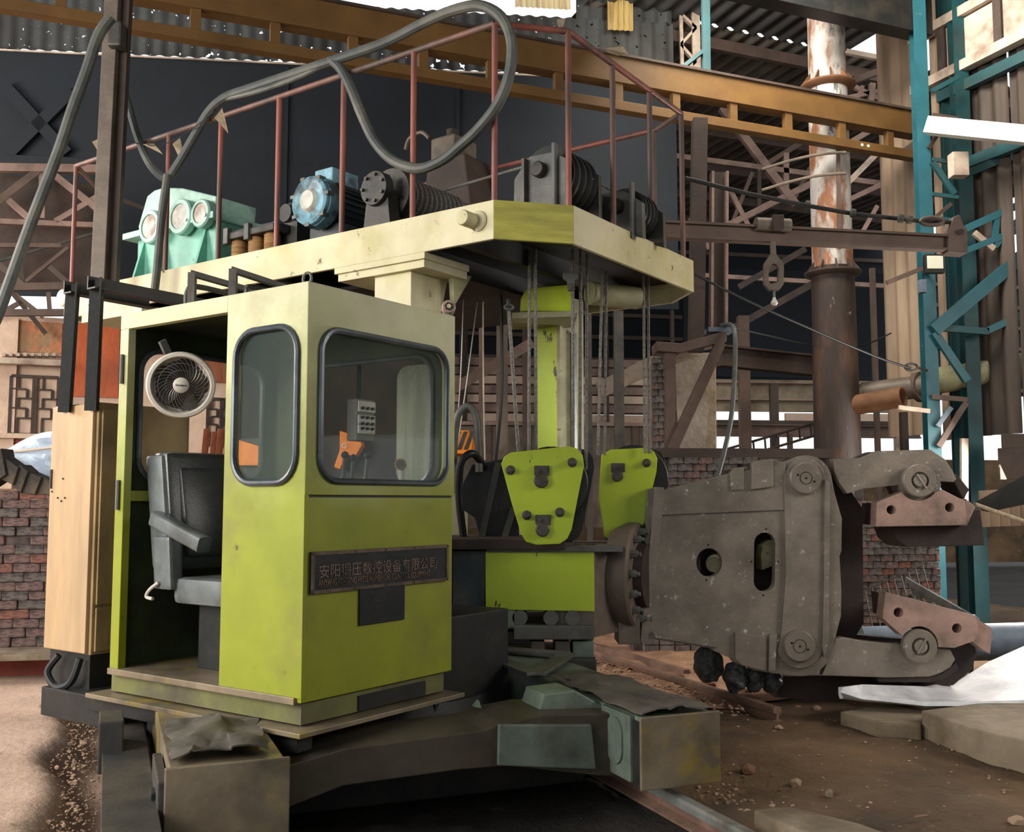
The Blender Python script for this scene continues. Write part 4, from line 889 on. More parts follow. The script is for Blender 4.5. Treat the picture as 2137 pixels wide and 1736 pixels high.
def pulley_block(name, lab, d, out, holes_, keepers, thick, m, gapd):
    fr = Frame((0, d, 0), 0); t = thing(name, lab, 'pulley block', D(sum(p[0] for p in out) / len(out), max(p[1] for p in out), d))
    ol = tr(fr, out, y=0)
    part('front_plate', MB().prism(fr, ol, 0, .045, 'y'), m, t, bevel=.006)
    part('rear_plate', MB().prism(fr, [(u + .10, v) for u, v in ol], gapd, gapd + .045, 'y'), 'black_steel', t, bevel=.006)
    cu = sum(p[0] for p in ol) / len(ol); cv = sum(p[1] for p in ol) / len(ol)
    part('sheave', MB().lathe(fr.w(cu + .05, .08, cv + .08), (0, 1, 0), [(0, .05), (0, .26), (.03, .27), (.06, .22), (.09, .27), (.12, .22), (.15, .27), (.18, .26), (.18, .05)], 36), 'black_steel', t)
    for a, b in holes_:
        q = fr.px(a, b, y=0); P0 = fr.w(q.x, 0, q.z)
        w = part('washer', MB().lathe(P0, (0, -1, 0), [(0, .034), (.01, .034), (.012, .03)], 18), 'bolt', t); part('nut', MB().lathe(P0 - Vector((0, .01, 0)), (0, -1, 0), [(0, .025), (.03, .025), (.034, .02)], 6), 'bolt', t); part('bolt_end', MB().cyl(P0 - Vector((0, .04, 0)), P0 - Vector((0, .06, 0)), .014, 10), 'bolt', t)
    for a, b, r in keepers:
        q = fr.px(a, b, y=0); P0 = fr.w(q.x, 0, q.z)
        part('axle_end', MB().lathe(P0, (0, -1, 0), [(0, r), (.03, r), (.036, r - .008), (.036, 0)], 24), 'bolt', t)
        kp = part('keeper_plate', MB().box(Frame(P0, 0), -.05, .06, -.02, 0, r - .015, r + .055), 'bolt', t, bevel=.004)
        for dx in (-.022, .03): part('keeper_bolt', MB().lathe(P0 + Vector((dx, -.02, r + .02)), (0, -1, 0), [(0, .014), (.014, .014)], 6), 'bolt', kp)
    return t
b1 = [(1046, 968), (1052, 953), (1066, 944), (1188, 931), (1205, 936), (1216, 950), (1219, 972), (1193, 1105), (1184, 1124), (1168, 1135), (1120, 1137), (1098, 1131), (1088, 1115), (1068, 1050)]
pulley_block('pulley_block', 'bright lime shield shaped pulley block in front of the column', 7.15, b1, ((1065, 981), (1194, 965), (1099, 1075), (1168, 1069)), ((1129, 1003, .052), (1132, 1105, .05)), .045, 'lime_paint', .3)
b2 = [(1256, 948), (1275, 938), (1350, 934), (1364, 940), (1372, 956), (1370, 985), (1345, 1090), (1330, 1125), (1290, 1135), (1262, 1120), (1250, 1040)]
pulley_block('pulley_block', 'shaded lime pulley block behind the bright one beside the gripper', 7.9, b2, ((1349, 966),), ((1288, 993, .045),), .045, 'lime_paint', .25)

# ============================================================ peel carriage under the pulley blocks
CF = Frame((0, 7.35, 0), 0)
cr = thing('peel_carriage', 'heavy peel carriage block with a bright lime front panel', 'carriage', D(1150, 1330, 7.35))
def bx(fr, x0, y0_, x1, y1_, d0, d1): a, b = fr.px(x0, y0_, y=d0), fr.px(x1, y1_, y=d0); return MB().box(fr, a.x, b.x, d0, d1, b.z, a.z)
part('front_panel', MB().prism(CF, tr(CF, [(1013, 1150), (1240, 1141), (1241, 1276), (1014, 1272)], y=0), 0, .04, 'y'), 'lime_paint', cr, bevel=.006)
a, b = CF.px(1240, 1141, y=0), CF.px(1241, 1278, y=0); e0 = CF.px(1291, 1141, y=.32)
part('end_block', MB().prism(CF, [(a.x, .0), (e0.x, .32), (e0.x, .9), (a.x - .3, .9), (a.x - .3, .06)], D(1240, 1330, 7.35).z, a.z + .01, 'z'), 'peel_brown', cr, bevel=.008)
part('body_core', bx(CF, 900, 1152, 1236, 1275, .06, .9), 'black_steel', cr)
part('side_recess', bx(CF, 945, 1150, 1012, 1275, .03, .08), 'motor_dark', cr)
part('top_plate', bx(CF, 900, 1125, 1180, 1147, -.05, .9), 'dark_brown', cr, bevel=.008)
part('top_cap', bx(CF, 1015, 1140, 1300, 1152, -.02, .9), 'grey_steel', cr, bevel=.006)
part('lower_beam', bx(CF, 900, 1274, 1075, 1312, .0, .6), 'base_green', cr, bevel=.006)
part('bottom_plate', bx(CF, 1073, 1306, 1240, 1335, -.06, .9), 'grey_steel', cr, bevel=.008)
part('bottom_plate', bx(CF, 930, 1318, 1120, 1345, .1, .9), 'dark_steel', cr, bevel=.008)
for px_ in (1085, 1150, 1195): 
    a = CF.px(px_, 1290, y=-.02); part('roller', MB().lathe(CF.w(a.x, .0, a.z), (0, 1, 0), [(0, .02), (0, .055), (.1, .06), (.1, .02)], 18), 'grey_steel', cr)
for i, (x0, x1) in enumerate(((1108, 1137), (1158, 1190), (1195, 1240))):
    part('foot_block', bx(CF, x0, 1338, x1, 1372 if i < 2 else 1392, -.02 + .02 * i, .4), 'peel_brown' if i < 2 else 'base_green', cr, bevel=.01)
part('base_plate', bx(CF, 1000, 1376, 1245, 1404, -.1, .8), 'dark_steel', cr, bevel=.008)
part('base_plate', bx(CF, 920, 1395, 1050, 1425, -.25, .5), 'dark_brown', cr, bevel=.008)
for (x0, x1) in ((1082, 1098), (1200, 1212), (1225, 1234), (1236, 1244)): part('top_bolt', bx(CF, x0, 1135, x1, 1142, .05, .12), 'bolt', cr, bevel=.003)
SF = Frame((0, 7.95, 0), 0)
t = thing('side_frame', 'dark sloping steel frame plates left of the lime pulley block', 'frame', D(1010, 1130, 7.95))
part('frame_plate', MB().prism(SF, tr(SF, [(965, 1010), (985, 970), (1050, 958), (1075, 980), (1085, 1128), (1005, 1132), (990, 1080), (960, 1060)], y=0), 0, .05, 'y'), 'black_steel', t, bevel=.006)
part('frame_rib', MB().bar(D(1040, 965, 7.9), D(1003, 1130, 7.9), .05, .08, up=(0, 1, 0)), 'dark_steel', t)
part('frame_rib', MB().bar(D(1072, 1060, 7.9), D(1050, 1130, 7.9), .05, .08, up=(0, 1, 0)), 'dark_steel', t)
part('back_panel', bx(SF, 935, 1030, 975, 1130, .3, .34), 'dusty_cream', t)
one('gooseneck_pipe', MB().tube(smooth_path([D(945, 985, 7.85), D(948, 920, 7.85), D(955, 868, 7.85), D(975, 848, 7.85), D(993, 868, 7.85), D(998, 920, 7.85), D(1000, 985, 7.85)], 5), .03, 12), 'grey_steel', 'grey gooseneck breather pipe beside the cab corner', 'pipe')
hose('black_hose', [(968, 1125), (958, 1040), (960, 975), (972, 952), (990, 948), (1010, 975)], .03, 'black_rubber', 'black hose curling up at the foot of the gooseneck pipe', d=[7.8, 7.75, 7.7, 7.7, 7.75, 7.93])

# ============================================================ gripper (tong) head
t = thing('tong_head', 'massive dusty grey steel gripper head of the forging manipulator', 'gripper', TNG.w(2.2, .3, TNG.px(1560, 1410, y=0).z))
body = [(1352, 1020), (1385, 1022), (1525, 987), (1533, 977), (1560, 973), (1560, 990), (1570, 990), (1572, 963), (1615, 957), (1624, 963), (1640, 963)] + arcpx(1682, 1004, 54, 115, 15, 10) + \
       [(1742, 1030), (1757, 1082), (1756, 1150), (1752, 1160), (1756, 1230), (1755, 1285), (1746, 1320), (1738, 1350)] + arcpx(1672, 1345, 66, -5, -100, 12) + [(1606, 1404), (1575, 1399), (1530, 1381), (1526, 1374), (1490, 1358), (1480, 1352), (1365, 1334), (1336, 1336)]
hole_r = [(1480 + 27 * math.cos(a), 1174 + 30 * math.sin(a)) for a in [math.tau * i / 24 for i in range(24)]]
hole_s = arcpx(1596, 1133, 22, 0, 180, 8) + arcpx(1595, 1213, 22, 180, 360, 8)
T0 = lambda pts, y=0: tr(TNG, pts, y=y)
part('cheek_plate', MB().prism(TNG, T0(body), 0, .09, 'y', [T0(hole_r), T0(hole_s)]), 'tong_steel', t, bevel=.006)
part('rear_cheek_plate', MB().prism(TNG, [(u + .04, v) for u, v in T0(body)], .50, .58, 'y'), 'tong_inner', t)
part('end_flange', MB().prism(TNG, T0([(1367, 1016), (1386, 1017), (1382, 1075), (1352, 1341), (1336, 1340)], -.035), -.035, .6, 'y'), 'tong_steel', t, bevel=.006)
part('top_rib', MB().prism(TNG, T0([(1384, 1024), (1525, 989), (1640, 965), (1640, 1064), (1380, 1075)], -.02), -.02, .01, 'y'), 'tong_steel', t, bevel=.005)
part('bottom_rib', MB().prism(TNG, T0([(1360, 1318), (1497, 1321), (1497, 1352), (1368, 1332)], -.02), -.02, .01, 'y'), 'tong_steel', t, bevel=.005)
part('link_plate', MB().prism(TNG, T0([(1637, 1000)] + arcpx(1680, 998, 42, 160, 5, 12) + [(1722, 1030), (1720, 1200), (1716, 1345)] + arcpx(1669, 1347, 48, 0, -165, 12) + [(1630, 1330), (1640, 1200)], -.028), -.028, .01, 'y'), 'tong_steel', t, bevel=.006)
part('edge_bar', MB().prism(TNG, T0([(1722, 1000), (1732, 1010), (1730, 1340), (1720, 1372), (1716, 1350), (1720, 1200)], -.05), -.05, .01, 'y'), 'tong_steel', t, bevel=.006)
part('stop_block', MB().prism(TNG, T0([(1570, 968), (1577, 962), (1613, 957), (1614, 1016), (1568, 1022)], -.05), -.05, .03, 'y'), 'tong_steel', t, bevel=.008)
part('stop_block', MB().prism(TNG, T0([(1524, 988), (1534, 977), (1553, 975), (1552, 1022), (1526, 1024)], -.035), -.035, .03, 'y'), 'tong_steel', t, bevel=.006)
part('lower_block', MB().prism(TNG, T0([(1534, 1320), (1544, 1320), (1600, 1330), (1600, 1402), (1548, 1388), (1534, 1376)], -.03), -.03, .03, 'y'), 'tong_steel', t, bevel=.006)
part('lower_rib', MB().prism(TNG, T0([(1606, 1325), (1622, 1322), (1618, 1400), (1604, 1402)], -.045), -.045, .01, 'y'), 'tong_steel', t, bevel=.005)
def pin(px_, py_, r, inner, y0, par, m='tong_steel', n2=2):
    q = TNG.px(px_, py_, y=y0); P0 = TNG.w(q.x, y0, q.z)
    o = part('pin_disc', MB().lathe(P0, (0, -1, 0), [(0, r), (.03, r), (.042, r - .012), (.042, inner * 1.2), (.03, inner * 1.1), (.03, 0)], 36), m, par)
    part('pin_core', MB().lathe(P0 - Vector((0, .025, 0)), (0, -1, 0), [(0, inner), (.02, inner), (.02, 0)], 20), m, o)
    part('pin_centre', MB().cyl(P0 - Vector((0, .045, 0)), P0 - Vector((0, .047, 0)), .009, 10), 'black_rubber', o)
    for s in (-1, 1): part('pin_hole', MB().cyl(P0 + Vector((s * r * .5, -.0415, -s * r * .2)), P0 + Vector((s * r * .5, -.0435, -s * r * .2)), .010, 10), 'black_rubber', o)
    return P0
pin(1679, 998, .125, .042, -.028, t); pin(1666, 1347, .122, .045, -.028, t)
for a, b in ((1478, 1137), (1474, 1210), (1599, 1104), (1593, 1242), (1568, 1172), (1624, 1172)):
    q = TNG.px(a, b, y=0); part('tapped_hole', MB().cyl(TNG.w(q.x, -.001, q.z), TNG.w(q.x, .01, q.z), .008, 10), 'black_rubber', t)
q = TNG.px(1490, 1178, y=.2); part('inner_ram', MB().lathe(TNG.w(q.x, .2, q.z), (.25, 1, 0), [(0, .0), (0, .06), (.03, .07), (.25, .075)], 22), 'dusty_cream', t)
q = TNG.px(1606, 1165, y=.25); part('inner_ram', MB().prism(TNG, T0([(1588, 1160), (1592, 1140), (1608, 1128), (1630, 1128), (1630, 1175), (1590, 1190)], .25), .25, .45, 'y'), 'dusty_cream', t, bevel=.01)
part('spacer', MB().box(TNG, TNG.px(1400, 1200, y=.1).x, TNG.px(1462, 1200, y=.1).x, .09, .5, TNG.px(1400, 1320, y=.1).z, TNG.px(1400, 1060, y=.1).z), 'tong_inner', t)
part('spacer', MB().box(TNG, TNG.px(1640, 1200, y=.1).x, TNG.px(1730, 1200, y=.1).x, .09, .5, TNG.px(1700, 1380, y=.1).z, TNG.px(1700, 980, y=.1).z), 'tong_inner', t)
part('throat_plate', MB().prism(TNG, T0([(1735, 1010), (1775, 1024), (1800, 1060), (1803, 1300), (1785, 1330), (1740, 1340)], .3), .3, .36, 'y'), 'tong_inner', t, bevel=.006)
# flange disc with bolts
fdn = Vector((.93, -.36, 0)).normalized(); fcx = D(1328, 1200, 7.8)
fl = part('coupling_flange', MB().lathe(fcx - fdn * .06, fdn, [(-.12, .2), (-.1, .36), (0, .405), (.07, .405), (.09, .39), (.09, .2)], 40), 'peel_brown', t)
part('coupling_neck', MB().lathe(fcx, fdn, [(0, .25), (.1, .24)], 30), 'tong_inner', t)
part('coupling_shaft', MB().lathe(fcx - fdn * .5, fdn, [(0, .25), (.4, .25)], 30), 'black_steel', t)
fz_ = Vector((0, 0, 1)); fy_ = fdn.cross(fz_)
for i in range(14):
    a = math.tau * i / 14 + .1; pt = fcx + (fy_ * math.cos(a) + fz_ * math.sin(a)) * .335
    b_ = part('flange_bolt', MB().lathe(pt + fdn * .03, fdn, [(0, .03), (.05, .03), (.056, .026)], 6), 'grey_steel', t); part('bolt_shank', MB().cyl(pt + fdn * .05, pt + fdn * .11, .017, 10), 'grey_steel', b_)
part('flange_support', MB().box(CF, CF.px(1290, 1290, y=.3).x, CF.px(1335, 1290, y=.3).x, .3, .6, CF.px(1290, 1345, y=.3).z, CF.px(1290, 1290, y=.3).z), 'peel_brown', t, bevel=.008)

# jaws
ua = [(1738, 958), (1800, 955), (1832, 941), (1942, 938), (1972, 958), (1988, 982), (1996, 1000), (1990, 1006), (1962, 1004)] + arcpx(1917, 1003, 48, -10, -120, 10) + [(1876, 1012), (1800, 1020), (1768, 1030), (1752, 1008), (1742, 985)]
u = thing('upper_jaw', 'upper gripper jaw arm with a pinkish swivel pad', 'jaw', TNG.w(3.0, .1, TNG.px(1900, 1140, y=0).z))
part('jaw_arm', MB().prism(TNG, T0(ua, .03), .03, .12, 'y'), 'tong_steel', u, bevel=.008)
part('rear_jaw_arm', MB().prism(TNG, [(p[0] + .06, p[1] + .01) for p in T0(ua, .03)], .4, .5, 'y'), 'tong_inner', u, bevel=.008)
part('arm_web', MB().box(TNG, TNG.px(1780, 980, y=.1).x, TNG.px(1880, 980, y=.1).x, .12, .4, TNG.px(1780, 1010, y=.1).z, TNG.px(1780, 962, y=.1).z), 'tong_inner', u)
upad = [(1830, 1048), (1884, 1026)] + arcpx(1917, 1003, 42, -140, -35, 10) + [(1968, 1022), (2015, 1046), (2017, 1096), (1828, 1099)]
hol = [[(cx_ + 9.5 * math.cos(math.tau * i / 16), cy_ + 9.5 * math.sin(math.tau * i / 16)) for i in range(16)] for cx_, cy_ in ((1860, 1064), (1982, 1059))]
part('jaw_pad', MB().prism(TNG, T0(upad, -.03), -.03, .10, 'y', [T0(x, -.03) for x in hol]), 'jaw_steel', u, bevel=.006)
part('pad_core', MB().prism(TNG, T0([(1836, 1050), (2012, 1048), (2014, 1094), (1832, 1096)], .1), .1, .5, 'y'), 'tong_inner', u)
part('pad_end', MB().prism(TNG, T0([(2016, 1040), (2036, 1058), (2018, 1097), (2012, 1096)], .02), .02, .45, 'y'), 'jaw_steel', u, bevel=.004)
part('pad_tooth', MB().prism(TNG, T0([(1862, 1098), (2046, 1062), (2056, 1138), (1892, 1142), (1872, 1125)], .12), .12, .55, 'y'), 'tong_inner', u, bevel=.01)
part('arm_tip', MB().prism(TNG, T0([(1985, 985), (2000, 992), (2024, 1022), (2018, 1030), (2012, 1045), (1990, 1005)], .15), .15, .45, 'y'), 'tong_inner', u, bevel=.01)
def swivel(px_, py_, par, ang):
    q = TNG.px(px_, py_, y=-.03); P0 = TNG.w(q.x, .0, q.z)
    o = part('swivel_ring', MB().lathe(P0, (0, -1, 0), [(0, .13), (.05, .13), (.062, .12), (.062, .068), (.04, .066), (.03, .066)], 40), 'tong_steel', par)
    part('swivel_pin', MB().lathe(P0, (0, -1, 0), [(0, .05), (.07, .05), (.075, .045), (.075, 0)], 24), 'tong_steel', o)
    d = Vector((math.cos(ang), 0, math.sin(ang))); part('cotter', MB().cyl(P0 + Vector((0, -.078, 0)) - d * .06, P0 + Vector((0, -.078, 0)) + d * .075, .009, 8), 'tong_steel', o)
    part('pin_centre', MB().cyl(P0 + Vector((0, -.076, 0)), P0 + Vector((0, -.08, 0)), .008, 10), 'black_rubber', o)
swivel(1917, 1003, u, -1.0)
la = [(1744, 1333), (1760, 1330), (1800, 1337), (1850, 1342), (1884, 1345), (1918, 1347), (1984, 1356), (1994, 1376), (1984, 1392), (1965, 1404), (1940, 1412), (1850, 1414), (1716, 1410), (1728, 1376)]
l = thing('lower_jaw', 'lower gripper jaw arm with a tilted pinkish swivel pad', 'jaw', TNG.w(3.0, .1, TNG.px(1900, 1420, y=0).z))
part('jaw_arm', MB().prism(TNG, T0(la, .03), .03, .12, 'y'), 'tong_steel', l, bevel=.008)
part('rear_jaw_arm', MB().prism(TNG, [(p[0] + .07, p[1]) for p in T0(la, .03)], .4, .5, 'y'), 'tong_inner', l, bevel=.008)
part('arm_web', MB().box(TNG, TNG.px(1790, 1380, y=.1).x, TNG.px(1900, 1380, y=.1).x, .12, .4, TNG.px(1780, 1405, y=.1).z, TNG.px(1780, 1350, y=.1).z), 'tong_inner', l)
part('arm_shoe', MB().prism(TNG, T0([(1830, 1412), (1965, 1406), (1996, 1382), (2000, 1398), (1975, 1416), (1940, 1424), (1834, 1424)], .05), .05, .45, 'y'), 'tong_inner', l, bevel=.006)
lpad = [(1848, 1235), (2036, 1284), (2044, 1318), (2032, 1338), (1992, 1352)] + arcpx(1918, 1347, 40, -5, 150, 12) + [(1842, 1290)]
hol = [[(cx_ + 10 * math.cos(math.tau * i / 16), cy_ + 10 * math.sin(math.tau * i / 16)) for i in range(16)] for cx_, cy_ in ((1875, 1278), (1997, 1311))]
part('jaw_pad', MB().prism(TNG, T0(lpad, -.04), -.04, .10, 'y', [T0(x, -.04) for x in hol]), 'jaw_steel', l, bevel=.006)
part('pad_core', MB().prism(TNG, T0([(1856, 1242), (2030, 1290), (2030, 1330), (1990, 1345), (1860, 1290)], .1), .1, .5, 'y'), 'tong_inner', l)
part('pad_end', MB().prism(TNG, T0([(2034, 1288), (2072, 1312), (2066, 1364), (2048, 1352), (2030, 1340)], .02), .02, .4, 'y'), 'jaw_steel', l, bevel=.006)
part('pad_tooth', MB().prism(TNG, T0([(1960, 1352), (2030, 1342), (2040, 1362), (2028, 1398), (1990, 1430), (1900, 1436), (1965, 1405)], .2), .2, .55, 'y'), 'tong_inner', l, bevel=.008)
swivel(1918, 1348, l, 1.0)

# rubber lumps and chocks under the gripper
def lump(name, px_, py_, d, rx, rz, m, lab, seed, cat='lump', ry=None):
    cpt = D(px_, py_, d); bm = bmesh.new(); bmesh.ops.create_icosphere(bm, subdivisions=4, radius=1); mb = MB(); mb.sm = True
    vs = []
    for v in bm.verts:
        n = 1 + .16 * noise.fractal(v.co * 1.7 + Vector((seed, 0, 0)), 1, 2, 4) + .05 * math.sin(v.co.z * 9 + v.co.x * 4 + seed)
        vs.append(cpt + Vector((v.co.x * rx * n, v.co.y * (ry or rx) * n, v.co.z * rz * n)))
    mb.add(vs, [tuple(v.index for v in f.verts) for f in bm.faces]); bm.free(); return one(name, mb, m, lab, cat, ang=80)
lump('rubber_lump', 1478, 1385, 8.05, .115, .15, 'lump', 'black crumpled rubber lump at the left under the gripper', 1)
lump('rubber_lump', 1535, 1412, 7.95, .095, .115, 'lump', 'shiny black rubber lump under the middle of the gripper', 5)
lump('rubber_lump', 1575, 1416, 8.0, .08, .11, 'lump', 'black rubber lump wedged between its neighbours under the gripper', 9)
lump('rubber_lump', 1608, 1418, 8.1, .09, .10, 'lump', 'rightmost black rubber lump under the gripper', 13)
a = PZ(1640, 1478, 0); b = PZ(1900, 1470, 0)
one('support_timber', MB().box(Frame((a.x, a.y + .25, 0), 6), 0, 1.25, 0, .35, -.02, TNG.px(1700, 1428, y=0).z), 'dark_brown', 'dark timber chock in the shade under the gripper', 'timber', bevel=.02)

# bright sheet and blue-grey pipe at the right
lo_ = [(1755, 1440, 7.35), (1800, 1450, 7.3), (1860, 1456, 7.25), (1930, 1464, 7.2), (2010, 1464, 7.2), (2080, 1462, 7.2), (2150, 1460, 7.2), (2260, 1458, 7.2)]
up_ = [(1758, 1434, 7.4), (1800, 1428, 7.7), (1860, 1430, 7.8), (1930, 1432, 7.9), (2000, 1420, 8.2), (2060, 1382, 8.5), (2150, 1342, 8.7), (2260, 1310, 8.8)]
g = []
for (a, b) in zip(lo_, up_):
    p0, p1 = D(*a), D(*b); g.append([p0.lerp(p1, k / 6) + Vector((0, 0, -.05 * math.sin(math.pi * k / 6))) for k in range(7)])
one('metal_sheet', MB().sheet(g, .03), 'galv', 'bright white curved metal sheet lying under the lower jaw', 'sheet')
one('large_pipe', MB().cyl(D(1800, 1345, 9.6), D(2260, 1335, 9.3), .17, 24), 'blue_grey', 'blue-grey pipe lying on the floor behind the lower jaw', 'pipe')
g = []
for k in range(9):
    f_ = k / 8; p0 = D(1891 + 150 * f_, 1203 + 85 * f_, 8.9); p1 = D(1905 + 140 * f_, 1240 + 52 * f_, 9.0); g.append([p0, p0.lerp(p1, .5), p1 + Vector((0, 0, .012 * (k % 2)))])
t = thing('serrated_blade', 'grey serrated steel blade standing behind the lower jaw', 'blade', PZ(1980, 1420, 0))
part('blade', MB().sheet(g, .012), 'blade_grey', t)
for f_ in (.45, .9): pb_ = D(1905 + 140 * f_, 1236 + 52 * f_, 9.0); part('blade_leg', MB().cyl(pb_, Vector((pb_.x, pb_.y + .1, -.02)), .02, 8), 'dark_steel', t)
t = thing('wire_grate', 'rusty wire grate leaning on the brick wall between the jaws', 'grate', D(1880, 1260, 10.0))
for i in range(9):
    f_ = i / 8; a, b = D(1805 + 120 * f_, 1232 - 52 * f_, 10.2), D(1835 + 130 * f_, 1380 - 50 * f_, 9.7); part('grate_bar', MB().cyl(a, b, .007, 6), 'dark_brown', t)
for f_ in (0, .3, .6, 1): part('grate_bar', MB().cyl(D(1805 + 30 * f_, 1232 + 148 * f_, 10.2 - .5 * f_), D(1925 + 40 * f_, 1180 + 150 * f_, 10.2 - .5 * f_), .007, 6), 'dark_brown', t)

# ============================================================ undercarriage
BF = 4.53
uc = thing('undercarriage', 'greasy grey steel undercarriage frame with two end boxes on the rails', 'undercarriage', BLD.w(1.6, 5.6, .05), 22)
zt = BLD.px(1335, 1498, y=BF).z; zb = BLD.px(1340, 1652, y=BF).z
yb = 6.9
part('end_box_face', MB().box(BLD, 2.53, 3.0, BF, BF + .02, zb, zt), 'base_steel', uc, bevel=.006)
part('end_box', MB().box(BLD, 2.55, 2.98, BF + .02, yb, zb + .03, zt - .01), 'base_green', uc, bevel=.006)
part('end_box_side', MB().box(BLD, 2.52, 2.55, BF + .1, BF + .42, zb + .02, zt - .01), 'base_green', uc, bevel=.006)
part('end_box_slot', MB().box(BLD, 2.535, 2.56, BF + .02, BF + .1, zb + .02, zt - .03), 'black_steel', uc)
q = (zb + zt) / 2 + .02
part('side_cover', MB().prism(BLD, rrect(BF + .17, BF + .34, q - .12, q + .12, .08), 2.508, 2.52, 'x'), 'base_green', uc, bevel=.003)
zt2 = BLD.px(365, 1602, y=BF - .05).z
part('end_box_face', MB().box(BLD, .26, .775, BF - .05, BF - .03, .11, zt2), 'base_steel', uc, bevel=.006)
part('end_box', MB().box(BLD, .28, .755, BF - .03, 6.6, .115, zt2 - .01), 'base_steel', uc, bevel=.006)
part('end_box_side', MB().box(BLD, .235, .275, BF - .02, BF + .5, .1, zt2 - .06), 'dark_steel', uc, bevel=.006)
part('side_latch', MB().box(BLD, .215, .24, BF + .12, BF + .22, .1, zt2 - .14), 'black_steel', uc, bevel=.006)
cb = [(590, 1600), (720, 1562), (1010, 1524), (1045, 1510), (1130, 1492), (1300, 1488), (1330, 1560), (1310, 1622), (1240, 1618), (1060, 1598), (960, 1606), (715, 1640), (590, 1690)]
part('cross_beam', MB().prism(BLD, tr(BLD, cb, y=4.85), 4.85, 5.3, 'y'), 'beam_dark', uc, bevel=.01)
part('beam_cover', MB().prism(BLD, tr(BLD, [(1042, 1512), (1235, 1512), (1245, 1606), (1040, 1598)], y=4.83), 4.83, 4.86, 'y'), 'base_green', uc, bevel=.008)
part('corner_gusset', MB().prism(BLD, tr(BLD, [(1120, 1498), (1135, 1448), (1200, 1440), (1290, 1490), (1290, 1515), (1120, 1515)], y=5.0), 5.0, 5.25, 'y'), 'base_green', uc, bevel=.01)
part('longitudinal_beam', MB().box(BLD, .28, .75, 6.6, 9.5, .115, .42), 'dark_steel', uc, bevel=.01)
part('longitudinal_beam', MB().box(BLD, 2.5, 2.95, 6.9, 9.5, .115, .42), 'dark_steel', uc, bevel=.01)
part('turntable', MB().lathe(BLD.w(1.6, 6.7, .12), (0, 0, 1), [(0, 1.0), (.06, 1.05), (.14, 1.05), (.16, .98), (.28, .95), (.3, .5)], 48), 'black_steel', uc)
part('turntable_frame', MB().box(BLD, .6, 2.6, 5.3, 8.6, .0, .2), 'black_steel', uc, bevel=.01)
part('slew_column', MB().lathe(BLD.w(1.5, 6.7, .4), (0, 0, 1), [(0, .5), (.2, .45), (.25, .6), (.3, .6)], 32), 'black_steel', uc)
part('tie_plate', MB().prism(BLD, tr(BLD, [(990, 1475), (1000, 1462), (1005, 1478)], y=5.2), 5.2, 5.24, 'y'), 'base_green', uc)
part('edge_channel', MB().box(BLD, .06, .2, 3.6, 8.4, .06, .30), 'black_steel', uc, bevel=.006)
part('channel_flange', MB().box(BLD, .02, .24, 3.6, 8.4, .30, .325), 'dark_steel', uc, bevel=.004)
part('jack_bracket', MB().box(BLD, .0, .12, 5.6, 5.9, .22, .48), 'dark_steel', uc, bevel=.008)
for y in (4.55, 4.0): part('channel_ring', MB().tube([BLD.w(.05, y + .035 * math.cos(a), .2 + .035 * math.sin(a)) for a in [math.tau * i / 16 for i in range(16)]], .01, 8, closed=True), 'grey_steel', uc)
# the arm that carries the cab
ca = thing('cab_support', 'dark steel outrigger beams carrying the cab above the track', 'support', CAB.w(.6, .8, .2), 54.8)
part('support_beam', MB().box(CAB, .1, 2.0, .3, .55, .28, .48), 'black_steel', ca, bevel=.008)
part('support_beam', MB().box(CAB, .1, 2.0, 1.1, 1.35, .28, .48), 'black_steel', ca, bevel=.008)
part('support_pedestal', MB().box(CAB, 1.25, 2.0, .2, 1.4, .3, .9), 'black_steel', ca, bevel=.01)
part('support_rail', MB().box(CAB, -.02, .08, .0, 1.75, .40, .48), 'black_steel', ca, bevel=.006)
part('support_rail', MB().box(CAB, .02, .3, 1.55, 2.3, .3, .47), 'black_steel', ca, bevel=.006)

# oily cloths on the end boxes
def cloth(corners, nu, nv, amp, seed, lab, th=.008, m='oily_cloth'):
    A, B, C_, D_ = [Vector(c_) for c_ in corners]; g = []
    for i in range(nu + 1):
        r = []
        for j in range(nv + 1):
            u_, v_ = i / nu, j / nv; p_ = (A.lerp(B, u_)).lerp(D_.lerp(C_, u_), v_)
            e_ = .05 * noise.noise(Vector((u_ * 5 + seed, v_ * 5, 3))); k_ = amp * (.5 + .5 * noise.fractal(Vector((u_ * 3 + seed, v_ * 3, 0)), 1, 2, 4)) * (.3 + .7 * math.sin(math.pi * u_) * (.4 + .6 * math.cos(math.pi * .5 * v_)))
            r.append(p_ + Vector((e_, e_ * .6, max(k_, .004))))
        g.append(r)
    return one('oily_cloth', MB().sheet(g, th), m, lab, 'cloth', ang=60)
zc = zt2 + .004
cloth([BLD.w(.29, BF + .02, zc), BLD.w(.70, BF + .06, zc), BLD.w(.73, BF + .75, zc), BLD.w(.30, BF + .8, zc)], 18, 18, .10, 3, 'crumpled grey cloth on the left end box below the cab')
zc = zt + .004
cloth([BLD.w(2.55, BF + .03, zc), BLD.w(2.97, BF + .02, zc), BLD.w(2.97, BF + 1.1, zc), BLD.w(2.56, BF + 1.2, zc)], 18, 22, .07, 8, 'stiff dark cloth draped over the right end box')
t = thing('steel_frame_scrap', 'flat triangular steel bracket lying behind the right end box', 'bracket', BLD.w(2.6, 6.4, zt + .01), 22)
A_, B_, C_ = BLD.w(2.5, 5.8, zt + .02), BLD.w(2.45, 7.1, zt + .03), BLD.w(3.0, 6.4, zt + .03)
for i, (x, y) in enumerate(((A_, B_), (B_, C_), (C_, A_))): part('frame_bar', MB().bar(x, y, .12, .02), 'grey_steel', t, bevel=.003)

